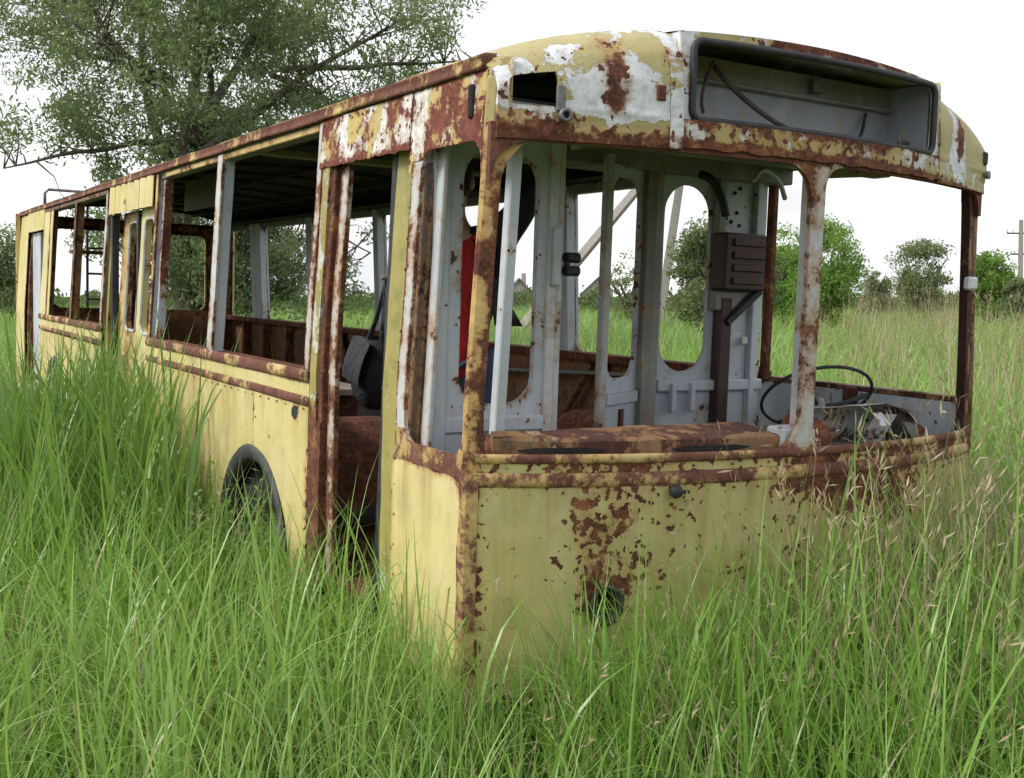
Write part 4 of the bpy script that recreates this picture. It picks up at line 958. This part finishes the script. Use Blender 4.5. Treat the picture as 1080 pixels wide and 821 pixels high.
house(631, 125, 3.2, 3.4, 2.1, 1.5, R(52), 'grey-roofed house on the horizon behind the diagonal pole strut')

# ================================================================== TREES
def leafmat(name, c1, c2, trans=.35):
    m, t, b = mat(name); n = N(t)
    rnd = n.attr('lv'); info = n.new('ShaderNodeObjectInfo').outputs['Random']
    c = n.mix(rnd, c1, c2); n.put(b.inputs['Base Color'], c); b.inputs['Roughness'].default_value = .6; b.inputs['Specular IOR Level'].default_value = .3
    tr = n.new('ShaderNodeBsdfTranslucent'); n.put(tr.inputs[0], n.mix(.5, c, (.25, .35, .05)))
    mx_ = n.new('ShaderNodeMixShader'); mx_.inputs[0].default_value = trans
    t.links.new(b.outputs[0], mx_.inputs[1]); t.links.new(tr.outputs[0], mx_.inputs[2]); t.links.new(mx_.outputs[0], t.nodes['Material Output'].inputs[0])
    return m
BARK = plain('tree_bark', (.15, .125, .10), (.085, .07, .056), 6, .9, .5, stretch=(3, 3, .6))
LM = {'willow': leafmat('willow_leaf', (.125, .18, .09), (.26, .32, .19), .48), 'bright': leafmat('fresh_leaf', (.13, .25, .04), (.24, .40, .09), .45), 'grey': leafmat('grey_green_leaf', (.13, .17, .085), (.23, .27, .15), .45), 'far': leafmat('hedge_leaf', (.06, .095, .04), (.11, .15, .065))}
def leaves_mesh(name, centers, radii, nper, ln, wd, m, parent, rs, droop=.3, flat=.7, dens=None):
    """leaf-shaped quads scattered in clumps"""
    C_ = np.repeat(np.asarray(centers), nper, axis=0); Rr = np.repeat(np.asarray(radii), nper)
    nL = len(C_); d = rs.normal(size=(nL, 3)); d /= np.linalg.norm(d, axis=1)[:, None]
    rad = rs.uniform(0, 1, nL)**.45
    P = C_ + d*(Rr*rad)[:, None]*np.array([1, 1, flat])
    ax = rs.normal(size=(nL, 3)); ax[:, 2] -= droop*1.5; ax /= np.linalg.norm(ax, axis=1)[:, None]
    q = rs.normal(size=(nL, 3)); sdv = np.cross(ax, q); sdv /= np.linalg.norm(sdv, axis=1)[:, None]
    s = rs.uniform(.6, 1.25, nL)[:, None]
    V = np.empty((nL, 4, 3)); V[:, 0] = P-ax*ln*s*.5; V[:, 2] = P+ax*ln*s*.5; mid = P+ax*ln*s*(-.05); V[:, 1] = mid+sdv*wd*s*.5; V[:, 3] = mid-sdv*wd*s*.5
    me = bpy.data.meshes.new(name); me.vertices.add(nL*4); me.vertices.foreach_set('co', V.reshape(-1).astype(np.float32))
    me.loops.add(nL*4); me.loops.foreach_set('vertex_index', np.arange(nL*4, dtype=np.int32)); me.polygons.add(nL)
    me.polygons.foreach_set('loop_start', np.arange(nL, dtype=np.int32)*4); me.polygons.foreach_set('loop_total', np.full(nL, 4, dtype=np.int32))
    cl = np.repeat(rs.uniform(0, 1, len(centers)), nper)
    lv = np.clip(.5*cl+.5*rs.uniform(0, 1, nL), 0, 1); at = me.attributes.new('lv', 'FLOAT', 'POINT'); at.data.foreach_set('value', np.repeat(lv, 4).astype(np.float32))
    me.update(calc_edges=True); me.materials.append(m); o = bpy.data.objects.new(name, me); col.objects.link(o); o.parent = parent
    return o
def branch_pts(a, c, rs, sag=.0, k=6, wob=.06):
    a, c = Vector(a), Vector(c); L_ = (c-a).length; out_ = []
    ph = rs.uniform(0, 9)
    for i in range(k+1):
        s = i/k; p = a.lerp(c, s); env = math.sin(math.pi*s)
        out_.append(p+Vector((noise.noise((s*2+ph, 0, 0)), noise.noise((s*2, ph, 0)), noise.noise((0, s*2, ph))))*L_*wob*2*(env+.15*s)+Vector((0, 0, -sag*L_*s*s + .5*sag*L_*s)))
    return out_
def tree(name, label, loc, limbs, fork, tr, blobs, nclump, nper, lsize, lm, seed, group=None, cat='tree', crad=(.35, .7), thin=.18, fc=2.1, twig=True, gap=.0):
    rs = np.random.RandomState(seed); root = bpy.data.objects.new(name, None); col.objects.link(root); root.location = loc; tag(root, label, cat, group)
    mb = MB(); f = Vector(fork); tp = branch_pts((0, 0, -.2), f, rs, 0, 5, .03)
    mb.tube(tp, [tr*(1.25-.45*i/5) for i in range(6)], 9)
    nodes = list(tp[3:]); rad = [tr*.8]*len(nodes)
    for lb in limbs:
        e, r0, sag = lb[:3]; st = Vector(lb[3]) if len(lb) > 3 else f; pts = branch_pts(st, e, rs, sag, 14); mb.tube(pts, [r0*(1-.88*i/14)+.006 for i in range(15)], 7); nodes += pts[1:]
    # clump centres: inside the crown blobs, thinned by noise so that gaps stay open
    cs, cr_ = [], []; tot = sum(b_[1][0]*b_[1][1]*b_[1][2]*(b_[2] if len(b_) > 2 else 1) for b_ in blobs); tries = 0
    cum = np.cumsum([b_[1][0]*b_[1][1]*b_[1][2]*(b_[2] if len(b_) > 2 else 1)/tot for b_ in blobs])
    while len(cs) < nclump and tries < nclump*30:
        tries += 1; b_ = blobs[int(np.searchsorted(cum, rs.uniform(0, 1)).clip(0, len(blobs)-1))]
        d = rs.normal(size=3); d /= np.linalg.norm(d); q = rs.uniform(0, 1)**.40
        p = np.array(b_[0])+d*q*np.array(b_[1])
        if noise.noise((p[0]/fc, p[1]/fc, p[2]/fc+seed)) < gap-.12: continue
        if p[2] < .25: continue
        cs.append(p); cr_.append(rs.uniform(*crad))
    arr = np.array([tuple(v) for v in nodes])
    if twig:
        for p in cs:
            i = int(rs.choice(np.argsort(((arr-p)**2).sum(1)+ .5*np.maximum(0, arr[:, 2]-p[2])**2)[:5])); mb.tube(branch_pts(nodes[i], p, rs, .08, 3, .08), [thin*.09+.003, thin*.06, thin*.04, .003], 4, False)
    mb.build('trunk', BARK, root, smooth=True)
    leaves_mesh('crown', cs, cr_, nper, lsize[0], lsize[1], LM[lm], root, rs)
    return root
def rel(px, py, dist, dd=0.):
    """offset from the tree foot at distance dist, in metres, of what the photo shows at (px,py)"""
    return px, py
fr_ = Vector((Fw.x, Fw.y, 0)).normalized(); rt_ = Vector((Rt.x, Rt.y, 0)).normalized()
def off3(px, py, px0, dist, dd=0.):
    k = (dist+dd)/FPX; v = rt_*((px-540)*k-(px0-540)*dist/FPX)+fr_*dd; return (v.x, v.y, 1.6+(308-py)*k)
TD, T0 = 23., 195
o3 = lambda px, py, dd=0.: off3(px, py, T0, TD, dd)
limbs = [(o3(165, -60, .5), .13, 0), (o3(215, -70, -1), .12, 0), (o3(250, -30, 2), .10, 0), (o3(330, -40, 1.5), .12, .0, o3(205, 150)), (o3(420, 20, -1), .12, .05, o3(205, 170)), (o3(500, 55, 1), .07, .1, o3(300, 75)), (o3(60, -20, -.5), .09, .05, o3(190, 90)), (o3(20, 30, 1), .07, .1, o3(185, 90)),
         (o3(10, 165, -1), .07, .12, o3(190, 150)), (o3(110, 40, -2), .07, 0, o3(188, 110)), (o3(300, 190, -2), .07, .1), (o3(390, 250, 0), .06, .12), (o3(150, 260, 1.5), .06, .1), (o3(270, 120, 3), .08, .0), (o3(360, 110, 3), .06, 0, o3(290, 80))]
blobs = [(o3(215, 75), (3.2, 3.2, 2.7), 1.2), (o3(350, 60, 1), (3.2, 3.0, 2.2), .8), (o3(210, 220), (2.2, 2.4, 2.2), 1.8), (o3(60, 25, 0), (2.4, 2.2, 1.4), .55), (o3(55, 130), (1.9, 1.6, .7), .8), (o3(445, 25, 0), (1.7, 1.6, 1.1), .6), (o3(300, 180, 1), (2.4, 2.4, 1.6), 1.0), (o3(300, 290, 0), (2.6, 1.8, .9), 1.2), (o3(210, -40), (4.6, 3, 1.6), .7), (o3(395, 235, 1), (1.3, 1.3, .7), .6), (o3(505, 35), (.8, .7, .6), 1.0), (o3(235, 285), (2.0, 1.8, 1.0), 1.6)]
tree('willow_tree', 'large grey-green willow tree with forking limbs standing behind the trolleybus', at_px(T0, TD), limbs, o3(192, 190), .27, blobs, 760, 150, (.135, .04), 'willow', 3, crad=(.3, .75), fc=1.3, thin=.2, gap=.05)
def small_tree(px, dist, top, wpx, lm, seed, label, name='tree', cat='tree', nclump=150, nper=80, gap=-.02, low=.35, ls=(.16, .07), group=None):
    H = 1.6+(308-top)*dist/FPX; W = wpx*dist/FPX/2; rs = np.random.RandomState(seed)
    limbs = [((W*.7*math.cos(a), W*.7*math.sin(a), H*rs.uniform(.6, .92)), .05+.006*H, .0) for a in np.arange(7)*2*math.pi/7+rs.uniform(0, 1)]
    bl = [((0, 0, H*.62), (W*.85, W*.85, H*.34)), ((W*.35, -.2*W, H*.42), (W*.7, W*.7, H*.28)), ((-W*.4, .2*W, H*(low+.1)), (W*.65, W*.7, H*.25)), ((.1*W, 0, H*.82), (W*.45, W*.45, H*.18))]
    return tree(name, label, at_px(px, dist), limbs, (0, 0, H*.28), .06+.012*H, bl, nclump, nper, ls, lm, seed, group, cat, crad=(.12*H*.6, .12*H*1.2), fc=.25*H, gap=gap, thin=.1)
small_tree(-6, 46, 215, 95, 'grey', 11, 'soft grey-green tree standing beyond the back end of the trolleybus', low=.25)
small_tree(868, 47, 226, 92, 'bright', 12, 'bright fresh-green round tree between the windscreen posts', nclump=260, low=.2)
small_tree(826, 50, 234, 50, 'bright', 21, 'narrow bright-green tree touching the round fresh-green tree', nclump=130, low=.2)
small_tree(741, 38, 224, 70, 'grey', 13, 'tall loose grey-green bush behind the leaning concrete pole', 'bush', 'bush', low=.15, gap=.05)
small_tree(790, 44, 240, 70, 'grey', 14, 'dusky grey-green bush beside the driver window post', 'bush', 'bush', low=.15)
small_tree(660, 52, 262, 60, 'grey', 15, 'low sparse grey bush with bare twigs under the strut', 'bush', 'bush', nclump=50, nper=40, gap=.1, low=.15)
small_tree(972, 52, 243, 78, 'grey', 16, 'thin airy green tree rising from dry reeds beyond the far windscreen pane', gap=.08, nclump=130, nper=80, low=.3)
small_tree(1043, 50, 254, 52, 'bright', 17, 'small leafy green tree beyond the rusty far corner post', nclump=140, nper=90, low=.2)
small_tree(925, 60, 278, 40, 'grey', 18, 'short dull-green bush between the round tree and the airy tree', 'bush', 'bush', nclump=110, nper=80, low=.15)
small_tree(1075, 48, 285, 46, 'grey', 22, 'low dull-green bush at the foot of the distant power pole', 'bush', 'bush', nclump=110, nper=80, low=.15)
# far hedge along the horizon: one mass
rs = np.random.RandomState(5); hc, hr_ = [], []
for i in range(420):
    px = rs.uniform(-260, 1350); d = rs.uniform(70, 105); p = at_px(px, d); H = 1.3+1.4*max(0, noise.noise((px*.02, 0, 2)))+.6*noise.noise((px*.07, 1, 2))
    for k in range(2): hc.append((p.x+rs.normal()*.8, p.y+rs.normal()*.8, p.z+.25+H*rs.uniform(.1, .9))); hr_.append(rs.uniform(.6, 1.3))
tag(leaves_mesh('far_hedge', hc, hr_, 45, .42, .2, LM['far'], None, rs), 'far scrubby hedge along the horizon', 'hedge', kind='stuff')

# ================================================================== GRASS (stuff): clumps instanced on points with geometry nodes
def grassmat(name, c_base, c_a, c_b, trans=.35, rough=.45):
    m, t, b = mat(name); n = N(t)
    tip = n.attr('tip'); bl = n.attr('bl'); rnd = n.new('ShaderNodeObjectInfo').outputs['Random']
    wpos = n.new('ShaderNodeNewGeometry').outputs['Position']
    patch = n.noise(n.map(wpos, scale=(1, 1, .2)), .45, 4, .6)
    v = n.math('ADD', n.math('MULTIPLY', bl, .55), n.math('ADD', n.math('MULTIPLY', rnd, .25), n.math('MULTIPLY', n.step(patch, .35, .65), .25)))
    v = n.math('MULTIPLY', v, v); c = n.mix(v, c_a, c_b); c = n.mix(n.step(bl, .96, .965), c, (.42, .35, .20)); c = n.mix(n.step(tip, 0., .5), c_base, c)  # blade feet darkened: shade low in the grass put into the colour
    n.put(b.inputs['Base Color'], c); b.inputs['Roughness'].default_value = rough; b.inputs['Specular IOR Level'].default_value = .55
    tr = n.new('ShaderNodeBsdfTranslucent'); n.put(tr.inputs[0], n.mix(.35, c, (.3, .42, .06)))
    mx_ = n.new('ShaderNodeMixShader'); mx_.inputs[0].default_value = trans
    t.links.new(b.outputs[0], mx_.inputs[1]); t.links.new(tr.outputs[0], mx_.inputs[2]); t.links.new(mx_.outputs[0], t.nodes['Material Output'].inputs[0])
    return m
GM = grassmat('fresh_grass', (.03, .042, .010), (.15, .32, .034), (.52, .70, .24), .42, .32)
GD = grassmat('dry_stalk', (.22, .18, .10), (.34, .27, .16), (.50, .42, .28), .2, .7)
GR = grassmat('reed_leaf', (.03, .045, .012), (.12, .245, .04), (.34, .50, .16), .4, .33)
def clump(name, nb, Lr, Wr, spread, lean, bend, m, seed, seg=6, heads=0, stiff=.0):
    rs = np.random.RandomState(seed); V, F_, tipa, bla = [], [], [], []
    for q in range(nb):
        a = rs.uniform(0, 2*math.pi); r = spread*math.sqrt(rs.uniform()); x, y = r*math.cos(a), r*math.sin(a)
        az = rs.uniform(0, 2*math.pi); L_ = rs.uniform(*Lr); W_ = rs.uniform(*Wr); th = abs(rs.normal(0, lean)); bd = rs.uniform(.15, 1.)**1.3*bend
        p = Vector((x, y, -.03)); dirv = Vector((math.cos(az), math.sin(az), 0)); sv = Vector((-math.sin(az+rs.normal(0, .35)), math.cos(az+rs.normal(0, .35)), 0)).normalized()
        k0 = len(V); bb = rs.uniform()
        for i in range(seg+1):
            s = i/seg; ang = th+bd*max(0, s-stiff)**1.6; wd = W_*(1-.0*s)*(min(1, .55+1.8*s) if s < .25 else 1)*max(.06, (1-s**2.2)); sag = sv*wd*.5
            if i == seg: V.append(p.copy()); tipa.append(1.); bla.append(bb)
            else: V += [p-sag, p+sag]; tipa += [s, s]; bla += [bb, bb]
            st = L_/seg; p = p+(dirv*math.sin(ang)+Vector((0, 0, 1))*math.cos(ang))*st
        for i in range(seg-1): F_.append((k0+2*i, k0+2*i+1, k0+2*i+3, k0+2*i+2))
        F_.append((k0+2*seg-2, k0+2*seg-1, k0+2*seg))
        if q < heads:      # plume at the tip
            tp_ = V[-1]; up = (V[-1]-V[-2]).normalized(); sd_ = sv
            for h in range(5):
                k0 = len(V); o_ = tp_-up*.02*h+Vector(rs.normal(size=3)*.004); d1 = (up+Vector(rs.normal(size=3))*.35).normalized()
                s1 = d1.cross(Vector(rs.normal(size=3))).normalized()*.008
                V += [o_, o_+d1*.03+s1*.55, o_+d1*.065, o_+d1*.03-s1*.55]; tipa += [1]*4; bla += [bb]*4; F_.append((k0, k0+1, k0+2, k0+3))
    me = bpy.data.meshes.new(name); me.from_pydata([tuple(v) for v in V], [], F_); me.update()
    for nm, arr in (('tip', tipa), ('bl', bla)): at = me.attributes.new(nm, 'FLOAT', 'POINT'); at.data.foreach_set('value', np.array(arr, dtype=np.float32))
    me.materials.append(m); me.polygons.foreach_set('use_smooth', [True]*len(me.polygons)); return bpy.data.objects.new(name, me)
def scatter(name, label, cat, pts, rots, scl, idx, sources):
    """one point mesh whose points carry the clumps of a small unlinked library collection"""
    lib = bpy.data.collections.new(name+'_blades')
    for s in sources: lib.objects.link(s)
    me = bpy.data.meshes.new(name); me.from_pydata(pts, [], []); nP = len(pts)
    at = me.attributes.new('rot', 'FLOAT_VECTOR', 'POINT'); at.data.foreach_set('vector', np.asarray(rots, dtype=np.float32).reshape(-1))
    at = me.attributes.new('scl', 'FLOAT_VECTOR', 'POINT'); at.data.foreach_set('vector', np.asarray(scl, dtype=np.float32).reshape(-1))
    at = me.attributes.new('pick', 'INT', 'POINT'); at.data.foreach_set('value', np.asarray(idx, dtype=np.int32))
    o = bpy.data.objects.new(name, me); col.objects.link(o); tag(o, label, cat, kind='stuff')
    g = bpy.data.node_groups.new(name, 'GeometryNodeTree'); g.interface.new_socket('Geometry', in_out='INPUT', socket_type='NodeSocketGeometry'); g.interface.new_socket('Geometry', in_out='OUTPUT', socket_type='NodeSocketGeometry')
    gi, go = g.nodes.new('NodeGroupInput'), g.nodes.new('NodeGroupOutput'); ip = g.nodes.new('GeometryNodeInstanceOnPoints'); ci = g.nodes.new('GeometryNodeCollectionInfo')
    ci.inputs[0].default_value = lib; ci.inputs['Separate Children'].default_value = True; ci.inputs['Reset Children'].default_value = True
    def na(nm, dt): a = g.nodes.new('GeometryNodeInputNamedAttribute'); a.data_type = dt; a.inputs[0].default_value = nm; return a.outputs[0]
    er = g.nodes.new('FunctionNodeEulerToRotation'); g.links.new(na('rot', 'FLOAT_VECTOR'), er.inputs[0])
    g.links.new(gi.outputs[0], ip.inputs['Points']); g.links.new(ci.outputs[0], ip.inputs['Instance']); ip.inputs['Pick Instance'].default_value = True
    g.links.new(na('pick', 'INT'), ip.inputs['Instance Index']); g.links.new(er.outputs[0], ip.inputs['Rotation']); g.links.new(na('scl', 'FLOAT_VECTOR'), ip.inputs['Scale'])
    g.links.new(ip.outputs[0], go.inputs[0]); md = o.modifiers.new('clumps', 'NODES'); md.node_group = g
    return o
TI = TILT.inverted()
def in_bus(x, y, mg=.0):
    p = TI @ Vector((x, y, .4)); return -10.75-mg < p.x < (bow(min(max(p.y, 0), 2.5))+mg) and -mg < p.y < 2.5+mg
def busxy(x, y): return TI @ Vector((x, y, .4))
def height(x, y):
    p = busxy(x, y); h = .66+.16*noise.noise((x*.5, y*.5, 1))+.10*noise.noise((x*1.7, y*1.7, 2))
    if p.x > .1: h += .16*min(1, max(-.4, (p.y-.35)/1.3)) - .12*min(1, max(0, (p.y-2.2)/1.0)) - .04*math.exp(-((p.y-.1)/.6)**2)
    return h
fine = [clump('g%d' % i, 22, (.42, 1.15), (.0045, .011), .13, .20, 2.7, GM, 20+i, seg=7) for i in range(7)]
broad = [clump('b%d' % i, 10, (.55, 1.30), (.012, .025), .13, .18, 2.4, GM, 40+i, seg=8, stiff=.15) for i in range(4)]
pts, rots, scl, idx = [], [], [], []
rs = np.random.RandomState(9)
def zone(d0, d1, cell, pxm, prob=1., sc_=1.):
    """jittered cells of the view wedge between distances d0 and d1"""
    x_ = d0
    while x_ < d1:
        half = x_*(540+pxm)/FPX+.3; y_ = -half
        while y_ < half:
            dd, ll = x_+rs.uniform(0, cell), y_+rs.uniform(0, cell); y_ += cell
            if rs.uniform() > prob: continue
            q = CAM+fr_*dd+rt_*ll; yield q.x, q.y, dd
        x_ += cell
for d0, d1, cell, sc_ in ((1.15, 3.4, .108, 1.), (3.4, 6.5, .13, 1.0), (6.5, 14, .21, 1.05), (14, 32, .42, 1.12), (32, 80, 1.0, 1.3)):
    for x, y, dd in zone(d0, d1, cell, 420 if d0 < 7 else 260):
        if in_bus(x, y, .07): continue
        h = height(x, y)*(.42+.58*min(1, (dd-.9)/1.8)); k = h/.78*sc_*rs.uniform(.72, 1.2)
        pts.append((x, y, hgt(x, y))); rots.append((rs.normal(0, .10), rs.normal(0, .10), rs.uniform(0, 6.28))); wv = (1.0 if dd < 8 else (1.6 if dd < 16 else 3.0 if dd < 34 else 5.))
        scl.append((k*wv**.6, k*wv**.6, k)); idx.append(rs.randint(0, 7) if rs.uniform() < .64 else 7+rs.randint(0, 4))
for i in range(380):                       # taller tufts leaning on the bus front
    bx, by = .30+abs(rs.normal(0, .28)), rs.uniform(.15, 3.0); q = TILT @ Vector((bx, by, 0))
    if in_bus(q.x, q.y, .05): continue
    k = rs.uniform(.75, 1.15)*(.78+.12*min(1, max(0, (by-.1)/1.1))); pts.append((q.x, q.y, hgt(q.x, q.y))); rots.append((rs.normal(0, .10), rs.normal(0, .10), rs.uniform(0, 6.28))); scl.append((k*.9, k*.9, k)); idx.append(rs.randint(0, 11))
for i in range(90):                        # tufts at the corner and along the entry
    q = TILT @ Vector((rs.uniform(-1.6, .35), -abs(rs.normal(0, .16))-.04, 0)); k = rs.uniform(.6, .85)
    pts.append((q.x, q.y, hgt(q.x, q.y))); rots.append((rs.normal(0, .10), rs.normal(0, .10), rs.uniform(0, 6.28))); scl.append((k*.9, k*.9, k)); idx.append(rs.randint(0, 11))
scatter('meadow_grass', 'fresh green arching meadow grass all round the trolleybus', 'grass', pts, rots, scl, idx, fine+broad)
# broad reed leaves crowding the door side of the bus
reeds = [clump('r%d' % i, 9, (.85, 1.35), (.016, .028), .10, .14, 1.9, GR, 60+i, seg=8, stiff=.25) for i in range(5)]
pts, rots, scl, idx = [], [], [], []
def put(x, y, k, n_, tilt=.10):
    pts.append((x, y, hgt(x, y))); rots.append((rs.normal(0, tilt), rs.normal(0, tilt), rs.uniform(0, 6.28))); scl.append((k, k, k*rs.uniform(.9, 1.1))); idx.append(rs.randint(0, n_))
for i in range(560):
    bx, by = rs.uniform(-9.5, -2.55), -abs(rs.normal(0, .75))-.12
    q = TILT @ Vector((bx, by, 0)); d = 1 if bx > -7 else .9
    put(q.x, q.y, (.74+.22*math.exp(-((bx+4.2)/1.4)**2))*rs.uniform(.75, 1.1)*math.exp(-max(0, -by-.9)*.25)*d, 5)
for i in range(45):
    bx, by = rs.uniform(.5, 1.8), rs.uniform(1.2, 3.6); q = TILT @ Vector((bx, by, 0)); put(q.x, q.y, .6*rs.uniform(.7, 1.1), 5)
for i in range(170):
    q = TILT @ Vector((rs.normal(-4.1, .7), -abs(rs.normal(0, .35))-.14, 0)); put(q.x, q.y, rs.uniform(.95, 1.32), 5)
for i in range(40):
    q = TILT @ Vector((rs.uniform(-3.2, -1.5), -abs(rs.normal(0, .3))-.15, 0)); put(q.x, q.y, rs.uniform(.5, .75), 5)
scatter('reed_leaves', 'broad green reed leaves crowding the door side of the trolleybus', 'reeds', pts, rots, scl, idx, reeds)
# last year's dry stalks
dry = [clump('d%d' % i, 7, (.7, 1.5), (.0035, .007), .10, .14, .75, GD, 80+i, heads=3) for i in range(5)]
pts, rots, scl, idx = [], [], [], []
for i in range(420):
    bx, by = .30+abs(rs.normal(0, .45)), rs.normal(2.0, .9); q = TILT @ Vector((bx, by, 0))
    if not in_bus(q.x, q.y, .05): put(q.x, q.y, .80*rs.uniform(.6, 1.1)*(1 if by > .8 else .7), 5, .20)
for x, y, dd in zone(2.0, 12, .5, 150):
    if not in_bus(x, y, .08): put(x, y, (.5 if dd < 4 else .62)*rs.uniform(.6, 1.05), 5, .16)
for x, y, dd in zone(9, 45, 1.7, 150):
    if not in_bus(x, y, .2): put(x, y, .75*rs.uniform(.7, 1.2), 5)
scatter('dry_stalks', 'beige dry grass stalks scattered through the meadow and in front of the bus', 'dry grass', pts, rots, scl, idx, dry)
# tall dry reeds on the far side of the field
tall = [clump('t%d' % i, 9, (1.3, 2.4), (.010, .018), .45, .11, .5, GD, 90+i, heads=6) for i in range(4)]
pts, rots, scl, idx = [], [], [], []
for i in range(60):
    q = at_px(rs.uniform(890, 1100), rs.uniform(8, 17))
    if not in_bus(q.x, q.y, .5): put(q.x, q.y, rs.uniform(.5, .8), 4, .17)
for i in range(150):
    px = rs.choice([rs.normal(990, 55), rs.normal(900, 60), rs.uniform(560, 1150), rs.normal(560, 25)], p=[.45, .2, .25, .10]); d = rs.uniform(20, 46); q = at_px(px, d)
    if not in_bus(q.x, q.y, .5): put(q.x, q.y, rs.uniform(.55, 1.0)*(1 if px > 880 else .8), 4)
scatter('dry_reeds', 'tall pale dry reeds with feathery plumes across the far meadow', 'dry reeds', pts, rots, scl, idx, tall)
# leafy weeds by the front wheel
def weedclump(name, seed):
    rs2 = np.random.RandomState(seed); V, F_, tp_, bl_ = [], [], [], []
    for s in range(5):
        az = rs2.uniform(0, 6.28); L_ = rs2.uniform(.45, .95); ln = rs2.uniform(.05, .3); p = Vector((rs2.normal()*.04, rs2.normal()*.04, -.02)); d = Vector((math.cos(az)*ln, math.sin(az)*ln, 1)).normalized(); bb = rs2.uniform()
        sd_ = d.orthogonal().normalized()*.006; k0 = len(V); V += [p-sd_, p+sd_, p+d*L_]; F_.append((k0, k0+1, k0+2)); tp_ += [0, 0, 1]; bl_ += [bb]*3
        for i in range(16):
            q = p+d*L_*(.2+.8*i/15); a = i*2.4+rs2.uniform(0, .5); lv = Vector((math.cos(a), math.sin(a), rs2.uniform(.1, .7))).normalized(); ll = .055*rs2.uniform(.6, 1.2)*(1.1-.5*i/15); sw_ = lv.cross(Vector((0, 0, 1))).normalized()*ll*.26
            k0 = len(V); V += [q, q+lv*ll*.5+sw_, q+lv*ll, q+lv*ll*.5-sw_]; F_.append((k0, k0+1, k0+2, k0+3)); tp_ += [.7]*4; bl_ += [rs2.uniform()]*4
    me = bpy.data.meshes.new(name); me.from_pydata([tuple(v) for v in V], [], F_); me.update()
    for nm, arr in (('tip', tp_), ('bl', bl_)): at = me.attributes.new(nm, 'FLOAT', 'POINT'); at.data.foreach_set('value', np.array(arr, dtype=np.float32))
    me.materials.append(GR); return bpy.data.objects.new(name, me)
wd = [weedclump('w%d' % i, i) for i in range(4)]
pts, rots, scl, idx = [], [], [], []
for i in range(46):
    q = TILT @ Vector((rs.normal(-2.0, .35), -abs(rs.normal(0, .18))-.06, 0)); put(q.x, q.y, rs.uniform(.7, 1.15), 4)
for i in range(60):
    q = TILT @ Vector((.3+abs(rs.normal(.1, .25)), rs.uniform(.1, 2.4), 0)); put(q.x, q.y, rs.uniform(.5, .95), 4)
scatter('leafy_weeds', 'small-leaved green weeds at the front wheel and under the bus front', 'weeds', pts, rots, scl, idx, wd)
